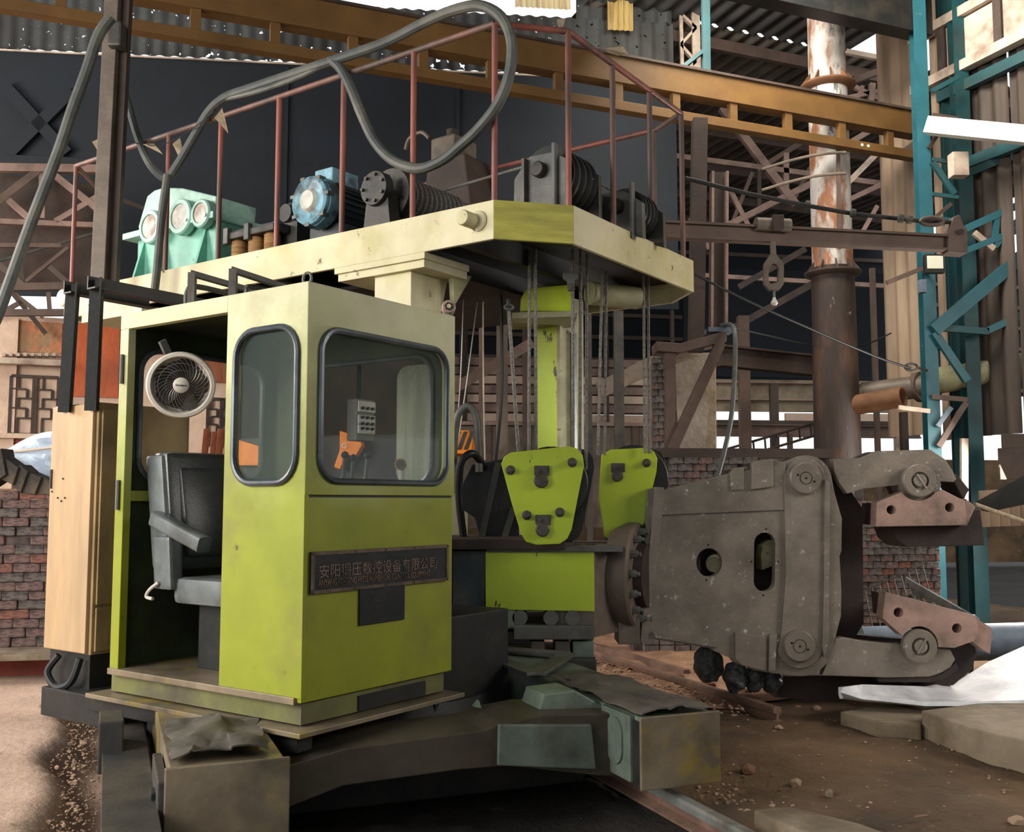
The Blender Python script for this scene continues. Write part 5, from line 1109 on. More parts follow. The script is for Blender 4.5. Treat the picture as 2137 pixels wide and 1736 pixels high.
# ============================================================ stones, rubble and litter
def stones_mesh(spots, seed):
    rr = random.Random(seed); mb = MB()
    for (p_, s_) in spots:
        bm = bmesh.new(); bmesh.ops.create_icosphere(bm, subdivisions=1, radius=1)
        sx, sy, sz = s_ * rr.uniform(.7, 1.3), s_ * rr.uniform(.7, 1.3), s_ * rr.uniform(.35, .8); a = rr.uniform(0, 6.3)
        vs = []
        for v in bm.verts:
            n = rr.uniform(.75, 1.15); x, y = v.co.x * sx * n, v.co.y * sy * n
            vs.append(Vector(p_) + Vector((x * math.cos(a) - y * math.sin(a), x * math.sin(a) + y * math.cos(a), v.co.z * sz * n + sz * .4)))
        mb.add(vs, [tuple(v.index for v in f.verts) for f in bm.faces]); bm.free()
    return mb
big = [(1262, 1395, 'stone_pale'), (1288, 1402, 'stone_pale'), (1312, 1398, 'stone_brown'), (1338, 1410, 'stone_pale'), (1362, 1405, 'stone_brown'), (1385, 1412, 'galv'), (1420, 1415, 'stone_brown'), (1450, 1428, 'stone_brown'), (1480, 1432, 'stone_brown'),
       (1528, 1441, 'rust_orange'), (1556, 1446, 'stone_brown'), (1665, 1476, 'stone_brown'), (1705, 1480, 'stone_pale'), (1660, 1638, 'stone_pale'), (1730, 1660, 'concrete_dirty'), (2122, 1720, 'stone_pale'), (1625, 1520, 'stone_pale'), (1540, 1520, 'galv'),
       (2020, 1570, 'stone_brown'), (2050, 1580, 'stone_pale'), (1560, 1610, 'stone_brown')]
words = ['first', 'second', 'third', 'fourth', 'fifth', 'sixth', 'seventh', 'eighth', 'ninth']
labs = ['%s stone from the left in the rubble row along the rail by the gripper' % w for w in words] + ['orange brick chip beside the rail under the gripper', 'brown stone beside the orange chip under the gripper', 'left of the two brown stones beside the dark chock', 'right of the two stones beside the dark chock', 'round pale stone near the concrete kerb', 'flat grey stone on the open dirt', 'pale stone at the bottom right corner', 'small pale pebble on the open dirt', 'white scrap behind the right end box', 'brown stone at the foot of the large slab', 'pale stone at the foot of the large slab', 'brown stone beside the right end box']
for (a, b, m), lab in zip(big, labs):
    p_ = PZ(a, b, .03 if b < 1450 and a < 1600 else .0); one('stone', stones_mesh([(p_, R.uniform(.032, .055))], a), m, lab, 'stone', 'stones on the dirt floor')
one('leaf', MB().sheet([[PZ(1905, 1708, .02), PZ(1935, 1704, .03)], [PZ(1910, 1701, .03), PZ(1938, 1700, .02)]], .003), 'rust_orange', 'small orange leaf on the dirt at the lower right', 'leaf')
rr = random.Random(5); sp = []
for _ in range(1100):
    x, y = rr.uniform(3.2, 4.55), rr.uniform(6.3, 10.2); sp.append((BLD.w(x, y, .035), rr.uniform(.008, .022) * (1.7 if rr.random() < .1 else 1)))
for _ in range(380):
    x, y = rr.uniform(3.3, 6.5), rr.uniform(2.6, 6.6); sp.append((BLD.w(x, y, .0), rr.uniform(.004, .013)))
for _ in range(260):
    sp.append((BLD.w(3.15 + rr.gauss(0, .08), rr.uniform(3.6, 6.0), -.01), rr.uniform(.006, .02)))
o = one('rubble', stones_mesh(sp, 3), 'stone_pale', 'loose pale rubble scattered over the brown dirt floor', 'rubble'); o['kind'] = 'stuff'
sp = []
for _ in range(1500):
    y = rr.uniform(3.4, 8.0); x = -.10 + rr.gauss(0, .11); sp.append((BLD.w(x, y, .06 - max(0, x + .1) * .5), rr.uniform(.004, .010) * (2 if rr.random() < .12 else 1)))
o = one('rubble', stones_mesh(sp, 4), 'stone_pale', 'crumbled concrete rubble along the left floor edge', 'rubble'); o['kind'] = 'stuff'

# ============================================================ background, left
LF = Frame(D(0, 900, 11.6), 22)
def fpx(x0, y0_, x1, y1_, d0, d1, fr=LF):
    a, b = fr.px(x0, y0_, y=d0), fr.px(x1, y1_, y=d0); return MB().box(fr, a.x, b.x, d0, d1, b.z, a.z)
wf = struct('wall_facade', fpx(-260, 640, 494, 1150, 0, .25), 'plaster')
part('rough_panel', fpx(28, 668, 128, 738, -.02, .0), 'plaster_rough', wf)
part('orange_panel', fpx(133, 672, 246, 830, -.03, .0), 'plaster_orange', wf)
part('orange_panel', fpx(425, 640, 492, 800, -.02, .0), 'wood', wf)
part('pilaster', fpx(-30, 660, 24, 1020, -.06, .0), 'plaster', wf)
part('ledge', fpx(-60, 742, 135, 764, -.16, .0), 'pale_steel', wf, bevel=.01)
for x in range(8): part('ledge_dentil', fpx(4 + x * 15, 736, 11 + x * 15, 743, -.14, -.02), 'pale_steel', wf)
part('red_band', fpx(-60, 915, 130, 960, -.03, .0), 'red_oxide', wf)
part('sill', fpx(-60, 902, 130, 916, -.12, .0), 'plaster', wf)
def lattice(nm, x0, y0_, x1, y1_):
    o = part(nm, fpx(x0, y0_, x1, y1_, -.03, -.005), 'plaster', wf)
    a, b = LF.px(x0, y0_, y=-.05), LF.px(x1, y1_, y=-.05); w_, h_ = b.x - a.x, a.z - b.z; t_ = .018
    for (u0, v0, u1, v1, k) in ((0, 0, 1, 0, 2), (0, 1, 1, 1, 2), (0, 0, 0, 1, 2), (1, 0, 1, 1, 2), (.47, 0, .47, 1, 1.5), (.53, 0, .53, 1, 1.5), (0, .22, .33, .22, 1), (.15, .38, .47, .38, 1), (0, .55, .33, .55, 1), (.15, .72, .47, .72, 1), (.33, .22, .33, .38, 1), (.15, .38, .15, .55, 1), (.33, .55, .33, .72, 1), (.15, .72, .15, 1, 1), (.15, 0, .15, .22, 1),
                                 (.53, .22, .86, .22, 1), (.67, .38, 1, .38, 1), (.53, .55, .86, .55, 1), (.67, .72, 1, .72, 1), (.86, .22, .86, .38, 1), (.67, .38, .67, .55, 1), (.86, .55, .86, .72, 1), (.67, .72, .67, 1, 1), (.67, 0, .67, .22, 1)):
        part('lattice_bar', MB().bar(LF.w(a.x + u0 * w_, -.05, a.z - v0 * h_), LF.w(a.x + u1 * w_, -.05, a.z - v1 * h_), t_ * k, .03, up=LF.uy), 'dark_brown', o)
lattice('window', 24, 784, 118, 908); lattice('window', 434, 832, 490, 930)
struct('wall_left_upper', fpx(-260, 335, 242, 603, .1, .16), 'dark_brown')
tr_ = thing('roof_truss', 'brown steel lattice truss across the left edge behind the hose', 'truss', LF.w(.6, -.2, 4.0), 22)
for (x0, y0_, x1, y1_, w_, m) in ((-40, 350, 232, 354, 17, 'pink_steel'), (88, 352, 87, 456, 12, 'pink_steel'), (84, 354, -10, 426, 15, 'brown_beam'), (96, 352, 208, 440, 13, 'pink_steel'), (6, 408, 68, 462, 12, 'pink_steel'), (-40, 461, 225, 471, 11, 'pink_steel'), (208, 408, 116, 462, 11, 'pink_steel'),
                                  (-40, 512, 128, 513, 9, 'brown_beam'), (-10, 547, 205, 484, 5, 'dark_steel'), (43, 515, 46, 592, 9, 'dark_brown'), (48, 592, 142, 516, 7, 'brown_beam'), (-10, 545, 56, 602, 11, 'brown_beam'), (103, 557, 142, 590, 10, 'brown_beam'), (-40, 601, 142, 597, 15, 'brown_beam'),
                                  (-10, 568, 96, 697, 9, 'dark_brown'), (30, 614, 92, 662, 9, 'brown_beam'), (-10, 660, 44, 630, 9, 'brown_beam'), (101, 610, 104, 650, 9, 'brown_beam'), (-40, 653, 240, 652, 14, 'brown_beam')):
    a, b = LF.w(*LF.px(x0, y0_, y=-.2)), LF.w(*LF.px(x1, y1_, y=-.2)); part('truss_member', MB().angle(a, b, w_ * 11.5 / 2087, up=LF.uy), m, tr_)
g = []
for i in range(15):
    u_ = i / 14; r = []
    for j in range(9):
        v_ = j / 8; a = (5 + 120 * u_, 945 - 45 * math.sin(u_ * 1.7)); b = (5 + 120 * u_, 945 + 65 * u_)
        r.append(D(a[0], a[1] + (b[1] - a[1]) * v_, 9.6 - .3 * v_ + .06 * math.sin(v_ * 14 + u_ * 5) * u_))
    g.append(r)
one('tarpaulin', MB().sheet(g, .004), 'tarp', 'crumpled white and blue plastic sheet over the low brick wall', 'tarpaulin')
one('tarp_pole', MB().cyl(D(15, 944, 9.45), D(140, 931, 9.35), .014, 8), 'pale_steel', 'thin pale pole lying on the plastic sheet', 'pole')
for i, (pts, lab) in enumerate((([(-40, 960), (2, 935), (12, 990), (-30, 1018)], 'cut-off dark block at the left edge of the row'), ([(2, 950), (38, 975), (26, 1012), (-6, 996)], 'leftmost whole dark block leaning on the brick wall'), ([(40, 968), (58, 984), (42, 1028), (24, 1014)], 'brown-faced dark block leaning second on the brick wall'), ([(58, 984), (86, 996), (72, 1032), (40, 1028)], 'wide dark block leaning third on the brick wall'), ([(86, 994), (108, 1004), (106, 1032), (72, 1032)], 'dark block leaning nearest the tan cabinet'))):
    fr = Frame((0, 8.62 + .03 * i, 0), 0); one('stacked_block', MB().prism(fr, tr(fr, pts, y=0), 0, .22, 'y'), 'black_brick', lab, 'block', 'dark blocks on the brick wall', bevel=.008)
for i, (x0, x1) in enumerate(((430, 445), (447, 458), (460, 474), (476, 492))):
    one('wood_plank', MB().bar(PZ(x0 + 8, 1330, .12) + Vector((-.4, .5, 0)), D(x0 + 2, 895 + 6 * (i % 2), 10.9), .07, .02), 'wood', ['leftmost red-brown plank leaning behind the chair', 'second red-brown plank leaning behind the chair', 'third red-brown plank leaning behind the chair', 'rightmost red-brown plank leaning behind the chair'][i], 'plank', 'red planks behind the cab')

struct('wall_mid', fpx(470, 560, 930, 1150, 2.2, 2.3), 'dark_brown')

# ============================================================ crane girder
ge = BLD.l(D(1925, 330, 12.9)); GY = ge.y
cg = thing('crane_girder', 'ochre painted lattice crane girder spanning the hall behind the platform', 'girder', BLD.w(ge.x - 5, GY, ge.z), 22)
x_end = ge.x; x_beg = ge.x - 12.6
def gz(px_, py_): return BLD.px(px_, py_, y=GY).z
z_lo0, z_lo1 = gz(1060, 190), gz(1060, 170); z_up0, z_up1 = gz(1070, 132), gz(1070, 76)
part('lower_chord', MB().box(BLD, x_beg, x_end, GY, GY + .14, z_lo0, z_lo1), 'ochre_beam', cg, bevel=.005)
part('upper_chord', MB().box(BLD, x_beg, x_end, GY, GY + .2, z_up0, z_up1), 'ochre_beam', cg, bevel=.005)
part('top_flange', MB().box(BLD, x_beg, x_end + .05, GY - .03, GY + .3, z_up1, z_up1 + .03), 'dark_brown', cg)
for px_ in (120, 405, 573, 737, 885, 1028, 1170, 1295, 1415, 1535, 1650, 1762, 1862):
    x = BLD.px(px_, 150 + px_ * .08, y=GY).x; part('web_post', MB().box(BLD, x - .05, x + .05, GY + .02, GY + .1, z_lo1, z_up0), 'ochre_beam', cg, bevel=.003)
part('end_bracket', MB().prism(BLD, [(x_end - .3, z_lo1), (x_end, z_lo1), (x_end, z_up0)], GY + .02, GY + .08, 'y'), 'brown_beam', cg)
for dx in (-1.0, -.9): part('rivet', MB().cyl(BLD.w(x_end + dx, GY - .004, z_lo0 + .06), BLD.w(x_end + dx, GY, z_lo0 + .06), .02, 10), 'white_disc', cg)

# ============================================================ right: flue, column, jib
FD = 13.0; fx = lambda py_: D(1736, py_, FD)
ax0 = D(1736, 500, FD); AX = lambda z: Vector((ax0.x, FD, z)); zp = lambda py_: D(1736, py_, FD).z
t = thing('flue_pipe', 'tall thick flue pipe, peeling silver above and dark rust below', 'pipe', AX(-.05))
part('upper_section', MB().lathe(AX(zp(165)), (0, 0, 1), [(0, .245), (3.2, .235)], 36), 'flue_pale', t)
part('middle_section', MB().lathe(AX(zp(560)), (0, 0, 1), [(0, .262), (zp(200) - zp(560), .255), (zp(165) - zp(560), .25)], 36), 'flue_pale', t)
part('lower_section', MB().lathe(AX(-.05), (0, 0, 1), [(0, .31), (zp(900) + .05, .295), (zp(590) + .05, .275), (zp(560) + .05, .27)], 36), 'flue_rust', t)
for z_, m, nm in ((zp(182), 'rust_orange', 1), (zp(572), 'dark_brown', 2)):
    o = part('flange', MB().lathe(AX(z_), (0, 0, 1), [(-.05, .26), (-.02, .35), (.0, .365), (.02, .365), (.02, .25)], 36), m, t)
    for i in range(10):
        a = math.tau * i / 10 + .2; d1 = Vector((math.cos(a), math.sin(a), 0)); b0 = AX(z_)
        part('gusset', MB().add([b0 + d1 * .25 + Vector((0, 0, .02)), b0 + d1 * .36 + Vector((0, 0, .02)), b0 + d1 * .25 + Vector((0, 0, .17)), b0 + d1 * .25 + Vector((0, 0, .02)) + d1.cross(Vector((0, 0, .02))), b0 + d1 * .36 + Vector((0, 0, .02)) + d1.cross(Vector((0, 0, .02))), b0 + d1 * .25 + Vector((0, 0, .17)) + d1.cross(Vector((0, 0, .02)))],
                                [(0, 1, 2), (5, 4, 3), (0, 3, 4, 1), (1, 4, 5, 2), (2, 5, 3, 0)]), m, o)
a, b = D(1780, 846, 12.85), D(1885, 828, 12.4)
part('branch_pipe', MB().lathe(a, b - a, [(0, .13), ((b - a).length, .13), ((b - a).length, .118), (.2, .118)], 26), 'rust_orange', t)
part('strap_post', MB().bar(D(1748, 215, 12.6), D(1752, 520, 12.6), .05, .02, up=(0, 1, 0)), 'brown_beam', t)
for py_ in (318, 362): part('hoop', MB().tube([D(1590 + 175 * k / 10, py_ + 35 - 35 * math.sin(math.pi * .5 * k / 10), 12.2) for k in range(11)], .018, 6), 'peel_brown', t)
t = thing('duct_pipe', 'horizontal dusty duct pipe entering from the right behind the teal column', 'pipe', D(2050, 815, 12.6))
part('duct', MB().cyl(D(1800, 822, 13.2), D(1925, 806, 12.9), .15, 24), 'peel_brown', t); part('duct', MB().cyl(D(1925, 800, 12.9), D(2260, 742, 12.3), .17, 24), 'dusty_cream', t)
part('duct_collar', MB().cyl(D(1917, 808, 12.95), D(1928, 806, 12.88), .2, 24), 'brown_beam', t)

TD = 12.35
t = thing('teal_column', 'teal painted steel lattice column with angled braces at the right', 'column', Vector((D(1960, 900, TD).x, TD, -.05)))
tops = 8.7
def vpost(px_, d, w_, m, z0=-.05, z1=tops): x = D(px_, 600, d).x; part('column_post', MB().ibeam((x, d, z0), (x, d, z1), w_, w_, .016, up=(0, 1, 0)), m, t)
vpost(1934, TD, .16, 'teal_paint'); vpost(2018, TD + .25, .18, 'teal_dark'); vpost(1985, TD + .6, .1, 'teal_dark')
def tb(x0, y0_, x1, y1_, w_, m='teal_paint', d=TD - .12, nm='brace', sh='bar'):
    a, b = D(x0, y0_, d), D(x1, y1_, d); s_ = w_ * d / 2087
    part(nm, MB().bar(a, b, s_, s_ * .7, up=(0, 1, 0)) if sh == 'bar' else MB().angle(a, b, s_, up=(0, 1, 0)), m, t)
for s_ in ((2170, 503, 1948, 690, 26), (1950, 694, 2018, 795, 16), (2060, 690, 2170, 640, 14), (1950, 683, 2062, 692, 14, 'teal_dark'), (2014, 478, 2170, 408, 15), (2004, 528, 2170, 462, 13), (2080, 452, 2076, 505, 12), (2032, 485, 2074, 520, 12, 'pale_steel'), (2076, 515, 2150, 430, 11), (2010, 365, 2170, 300, 16, 'teal_dark'),
           (1946, 332, 2000, 342, 8, 'teal_dark'), (1946, 405, 2000, 412, 8, 'teal_dark'), (1946, 455, 2000, 460, 8, 'teal_dark'), (1946, 338, 1992, 405, 12, 'teal_dark'), (1944, 460, 1985, 425, 8, 'dark_brown'), (1938, 310, 1968, 262, 8, 'dark_brown'), (1946, 240, 2000, 248, 8, 'dark_brown'),
           (1945, 190, 2000, 160, 10, 'teal_dark'), (1945, 828, 2018, 834, 10, 'brown_beam'), (2016, 840, 1958, 932, 11, 'brown_beam'), (1985, 850, 1956, 890, 9, 'blue_grey'), (1875, 850, 1940, 858, 9, 'pale_steel'), (1850, 590, 1925, 560, 9, 'brown_beam')): tb(*s_)
one('white_beam', MB().bar(D(1936, 262, 12.1), D(2200, 288, 11.2), .16, .2), 'white_beam', 'bright white beam running off the right edge beside the teal column', 'beam')
fr = Frame(D(1950, 549, 12.0), 0)
t = thing('flood_light', 'square black flood light with a pale face on the teal column', 'light', D(1950, 572, 12.0))
part('light_case', MB().box(fr, -.12, .12, -.02, .06, -.125, .11), 'black_steel', t, bevel=.012); part('light_face', MB().box(fr, -.098, .098, -.03, -.018, -.075, .085), 'lamp_face', t, bevel=.006)
part('light_bracket', MB().bar(fr.w(0, .03, -.02), fr.w(.0, .33, -.05), .03), 'black_steel', t); part('driver_box', MB().box(fr, -.18, -.1, 0, .1, -.36, -.2), 'blue_grey', t, bevel=.006)

# jib beam with stay rod, trolley, link and bulb
JD0, JD1 = 9.6, 10.4
t = thing('jib_crane', 'brown steel jib beam reaching from the platform towards the teal column', 'jib', D(1700, 520, 10))
part('jib_beam', MB().ibeam(D(1385, 480, JD0), D(1990, 509, JD1), .13, .17, .025), 'brown_beam', t)
part('jib_end', MB().prism(Frame((0, JD1 - .1, 0), 0), tr(Frame((0, JD1 - .1, 0), 0), [(1978, 525), (1980, 480), (1990, 452), (2003, 447), (2012, 470), (2020, 480), (2020, 528)], y=0), 0, .2, 'y'), 'brown_beam', t, bevel=.012)
part('end_pin', MB().cyl(D(2006, 483, JD1 - .15), D(2006, 483, JD1 + .15), .03, 12), 'dark_brown', t)
sr = part('stay_rod', MB().tube([D(1430, 372, 9.7), D(1560, 404, 9.85), D(1690, 430, 10), D(1780, 446, 10.1), D(1930, 462, 10.25), D(1995, 464, 10.35)], .022, 10), 'black_steel', t)
for px_, py_ in ((1685, 428), (1780, 445), (1880, 456), (1898, 458)): part('rod_clamp', MB().lathe(D(px_ - 6, py_ - 1, 10.05), (1, 0, -.12), [(0, .02), (.01, .045), (.05, .045), (.06, .02)], 12), 'dark_steel', sr)
part('stay_eye', MB().tube([D(1945 + 24 * math.cos(a), 462 + 8 * math.sin(a), 10.2) for a in [math.tau * i / 18 for i in range(18)]], .02, 8, closed=True), 'brown_beam', sr)
part('trolley_motor', MB().cyl(D(1577, 468, 9.8), D(1648, 471, 9.85), .07, 16), 'peel_brown', t); part('trolley_body', MB().box(Frame(D(1620, 470, 9.8), 0), -.05, .06, -.08, .08, -.06, .09), 'dark_brown', t, bevel=.01)
HF = Frame((0, 9.8, 0), 0)
t = thing('hoist_link', 'brown oblong forged link hanging from the jib beam', 'hook', D(1614, 605, 9.8))
part('link_ring', MB().prism(HF, tr(HF, [(1608, 530), (1620, 530), (1636, 550), (1636, 592), (1626, 605), (1606, 605), (1595, 592), (1595, 550)], y=0), 0, .06, 'y', [tr(HF, [(1612, 550), (1620, 551), (1626, 560), (1624, 588), (1608, 592), (1604, 585), (1605, 560)], y=0)]), 'peel_brown', t, bevel=.008)
part('link_shank', MB().cyl(HF.w(*HF.px(1612, 505, y=.03)), HF.w(*HF.px(1614, 535, y=.03)), .03, 12), 'peel_brown', t)
t = thing('light_bulb', 'bare light bulb hanging under the forged link', 'bulb', D(1616, 638, 9.8))
bp_ = D(1616, 638, 9.83); part('bulb', MB().lathe(bp_, (0, 0, 1), [(0, .0), (.004, .02), (.025, .036), (.045, .03), (.07, .016), (.085, .014)], 18), 'bulb_glass', t); part('bulb_cap', MB().cyl(bp_ + Vector((0, 0, .08)), bp_ + Vector((0, 0, .15)), .014, 10), 'grey_steel', t)

# pier, posts and beams behind the gripper
PF = Frame((0, 11.2, 0), 8)
pr_ = thing('brick_pier', 'crumbling plastered brick pier behind the rear pulley block', 'pier', PF.w(PF.px(1450, 900, y=0).x, .2, -.1), 8)
part('pier_core', MB().prism(PF, tr(PF, [(1378, 738), (1495, 735), (1500, 1350), (1378, 1350)], y=0), 0, .6, 'y'), 'concrete_dirty', pr_, bevel=.02)
part('plaster_coat', MB().prism(PF, tr(PF, [(1410, 760), (1470, 738), (1488, 742), (1470, 800), (1478, 860), (1470, 955), (1420, 955), (1412, 850)], y=-.03), -.03, .0, 'y'), 'plaster_grey', pr_)
a, b = PF.px(1372, 950, y=0), PF.px(1398, 755, y=0)
bricks(pr_, PF, a.x - .05, b.x, a.z, b.z, .0, .11, .075, ['brick_grey', 'brick', 'brick_grey'])
t = thing('strut_frame', 'brown angle iron strut and post propped against the brick pier', 'strut', D(1420, 945, 10.9))
part('strut', MB().angle(D(1503, 716, 10.85), D(1402, 938, 10.85), .11, up=(0, 1, 0)), 'brown_beam', t); part('strut_post', MB().angle(D(1398, 735, 10.9), D(1398, 945, 10.9), .11, up=(0, 1, 0)), 'brown_beam', t)
part('cap_beam', MB().prism(Frame((0, 10.8, 0), 0), tr(Frame((0, 10.8, 0), 0), [(1370, 712), (1420, 716), (1517, 690), (1517, 712), (1420, 736), (1372, 732)], y=0), 0, .4, 'y'), 'brown_beam', t, bevel=.006)
t = thing('steel_stanchion', 'brown channel stanchion standing on the cap beam right of the platform', 'stanchion', D(1497, 690, 11.0))
part('stanchion_web', MB().bar(D(1500, 360, 11.0), D(1497, 692, 11.0), .15, .03, up=(0, 1, 0)), 'dark_brown', t)
for px_ in (1484, 1514): part('stanchion_flange', MB().bar(D(px_ + 2, 360, 10.95), D(px_, 692, 10.95), .03, .12, up=(0, 1, 0)), 'pink_steel', t)
part('stanchion_foot', MB().box(Frame(D(1500, 690, 11.0), 0), -.14, .14, -.12, .12, -.03, .02), 'blue_grey', t)
one('dark_post', MB().bar(D(1460, 250, 10.9), D(1452, 735, 10.9), .16, .14, up=(0, 1, 0)), 'dark_brown', 'dark rough post between the platform corner and the stanchion', 'post')
hose('grey_hose', [(1505, 680), (1525, 678), (1534, 700), (1533, 780), (1526, 870), (1512, 940), (1497, 995)], .026, 'rubber', 'grey hose hanging from the stanchion foot behind the gripper', d=[10.95, 10.8, 10.6, 10.5, 10.4, 10.35, 10.3])
hose('long_cable', [(1450, 572), (1560, 628), (1700, 690), (1830, 745), (1900, 768)], .014, 'black_rubber', 'black cable slanting across the flue pipe', d=[10.6, 10.9, 11.4, 11.9, 12.1], cat='cable')
hose('long_cable', [(1515, 680), (1610, 702), (1720, 725), (1800, 720), (1860, 695)], .01, 'black_rubber', 'thin cable sagging behind the flue pipe', d=[11.1, 12, 13.5, 13.5, 13.5], cat='cable')
t = thing('cable_anchor', 'eye bolt anchoring the slanting cable on the teal column', 'bolt', D(1910, 770, 12.1))
part('eye', MB().tube([D(1902 + 13 * math.cos(a), 766 + 7 * math.sin(a), 12.1) for a in [math.tau * i / 14 for i in range(14)]], .016, 6, closed=True), 'dark_steel', t); part('bolt_shank', MB().cyl(D(1914, 767, 12.1), D(1934, 773, 12.25), .018, 8), 'dark_steel', t)
one('crossing_beam', MB().ibeam(D(1500, 742, 14), D(1720, 765, 14.5), .2, .3, .03), 'dark_brown', 'dark beam between the pier and the flue pipe', 'beam')
def fpost(px0, py0, px1, py1, w_, d, m, lab): return one('far_post', MB().angle(D(px0, py0, d), Vector((D(px0, py0, d).x, d, -.1)), w_ * d / 2087, .03, up=(0, 1, 0)), m, lab, 'post', 'posts in the far bay')
fpost(1550, 660, 1556, 1010, 22, 15, 'brown_beam', 'brown post behind the grey hose'); fpost(1614, 800, 1618, 1010, 16, 17, 'dark_brown', 'dark post left of the flue pipe'); fpost(1648, 905, 1650, 1010, 10, 15.5, 'brown_beam', 'short brown post under the far rail beam')
fpost(1846, 60, 1868, 940, 14, 14.2, 'pale_steel', 'tall pale pole right of the flue pipe'); fpost(1820, 560, 1835, 950, 10, 14.5, 'brown_beam', 'thin brown pole right of the flue pipe'); fpost(1885, 860, 1890, 960, 14, 13.6, 'dark_brown', 'dark post under the branch pipe')
fpost(1004, 650, 1006, 890, 9, 14, 'brown_beam', 'narrow brown post nearest the cab'); fpost(1048, 670, 1046, 900, 24, 15, 'peel_brown', 'wide grey-brown post left of the pale column'); fpost(1095, 680, 1096, 900, 10, 14.5, 'dark_brown', 'dark post beside the pale column'); fpost(1290, 650, 1290, 950, 20, 13, 'dark_steel', 'grey post right of the hoist ropes'); fpost(1228, 640, 1236, 950, 12, 13, 'dark_steel', 'thin grey post among the hoist ropes')
one('far_rail_beam', MB().ibeam(D(1480, 897, 16), D(1920, 902, 16), .12, .2, .02), 'brown_beam', 'brown horizontal beam across the bright far opening', 'beam')
one('far_rail_beam', MB().bar(D(1480, 880, 16.5), D(1900, 884, 16.5), .1, .06), 'dark_brown', 'thin brown rail just above the far beam', 'beam')
t = thing('far_ladder', 'dark ladder leaning across the bright far opening', 'ladder', D(1620, 960, 15))
for dy in (0, 26): part('ladder_rail', MB().cyl(D(1490, 945 + dy, 15.2), D(1710, 880 + dy, 14.8), .02, 6), 'dark_brown', t)
for i in range(9): part('rung', MB().cyl(D(1500 + 24 * i, 942 - 7 * i, 15), D(1502 + 24 * i, 968 - 7 * i, 15), .016, 6), 'dark_brown', t)

# far partition, sheds and louvres
p_ = D(1000, 960, 16); SFR = Frame((0, 16, 0), 6)
wp = struct('wall_partition', fpx(880, 888, 1425, 1100, 0, .12, SFR), 'peel_brown')
for px_ in (900, 1010, 1110, 1220, 1320): part('partition_rib', fpx(px_, 884, px_ + 14, 1100, -.06, .0, SFR), 'brown_beam', wp)
part('partition_cap', fpx(880, 878, 1425, 890, -.1, .15, SFR), 'pink_steel', wp)
LV = Frame((0, 19, 0), 6)
t = thing('louvre_screen', 'weathered horizontal boards of the far shed seen under the platform', 'screen', LV.w(0, 0, 2.7), 6)
rr = random.Random(11); y_ = 742
for i in range(7):
    h_ = 14 if i < 4 else 12; y_ = 745 + i * 19.5
    part('louvre_board', MB().sweep([(-.08, -.085), (.08, -.06), (.08, .085), (-.08, .06)], LV.w(LV.px(820, y_ + 8, y=0).x, 0, LV.px(820, y_ + 8, y=0).z), LV.w(LV.px(1425, y_ + 8, y=0).x, .1, LV.px(820, y_ + 8, y=0).z + rr.uniform(-.02, .02))), 'plaster' if i in (2, 4, 6) else 'pink_steel', t)
for px_ in (960, 1120, 1260, 1400): part('louvre_post', fpx(px_, 640, px_ + 14, 1180, -.15, -.05, LV), 'dark_brown', t)
one('sloping_beam', MB().bar(D(940, 815, 13.5), D(1110, 715, 13.8), .1, .14), 'brown_beam', 'brown sloping beam behind the wires beside the cab', 'beam')
one('sloping_beam', MB().bar(D(1250, 815, 13.5), D(1400, 742, 13.5), .1, .22), 'peel_brown', 'grey sloping beam rising towards the brick pier', 'beam')
sh = struct('wall_far_shed', fpx(1425, 790, 1960, 862, 0, .1, LV), 'concrete_dirty')
for y_ in (795, 830): part('shed_rail', fpx(1425, y_, 1960, y_ + 9, -.1, .0, LV), 'pink_steel', sh)
part('shed_infill', fpx(1640, 862, 1960, 890, .02, .1, LV), 'plaster', sh)
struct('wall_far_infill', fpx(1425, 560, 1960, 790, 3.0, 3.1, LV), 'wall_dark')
t = thing('bay_truss', 'dusty steel roof truss of the next bay behind the flue pipe', 'truss', D(1640, 420, 17))
for (x0, y0_, x1, y1_, w_, m) in ((1506, 225, 1660, 428, 16, 'pink_steel'), (1400, 325, 1900, 392, 11, 'pink_steel'), (1580, 355, 1672, 298, 10, 'brown_beam'), (1520, 470, 1690, 385, 13, 'pink_steel'), (1640, 320, 1640, 415, 11, 'pink_steel'), (1584, 345, 1584, 432, 8, 'dark_brown'), (1525, 400, 1560, 470, 10, 'pink_steel'), (1570, 360, 1530, 460, 8, 'brown_beam'),
                                  (1690, 350, 1650, 430, 8, 'brown_beam'), (1770, 300, 1880, 235, 11, 'pink_steel'), (1766, 385, 1830, 320, 12, 'pale_steel'), (1780, 170, 1905, 122, 13, 'brown_beam'), (1765, 205, 1840, 190, 9, 'pink_steel'), (1780, 180, 1870, 225, 9, 'pink_steel'), (1820, 175, 1815, 240, 12, 'pink_steel'), (1775, 235, 1800, 180, 8, 'pink_steel'),
                                  (1765, 108, 1880, 130, 10, 'pale_steel'), (1440, 100, 1680, 150, 12, 'brown_beam'), (1440, 20, 1700, 75, 12, 'brown_beam'), (1700, 450, 1840, 385, 10, 'pink_steel'), (1790, 500, 1830, 430, 9, 'pink_steel'), (1540, 600, 1680, 520, 12, 'dark_brown'), (1520, 690, 1700, 590, 14, 'dark_brown'), (1470, 575, 1900, 600, 9, 'pink_steel'), (1440, 455, 1480, 520, 10, 'pink_steel')):
    d_ = 17 if x0 < 1700 else 15.5; part('truss_member', MB().angle(D(x0, y0_, d_), D(x1, y1_, d_), w_ * d_ / 2087, up=(0, 1, 0)), m, t)
t = thing('lattice_mast', 'sunlit pale lattice mast above the girder at the upper centre', 'mast', D(1445, 165, 14.5))
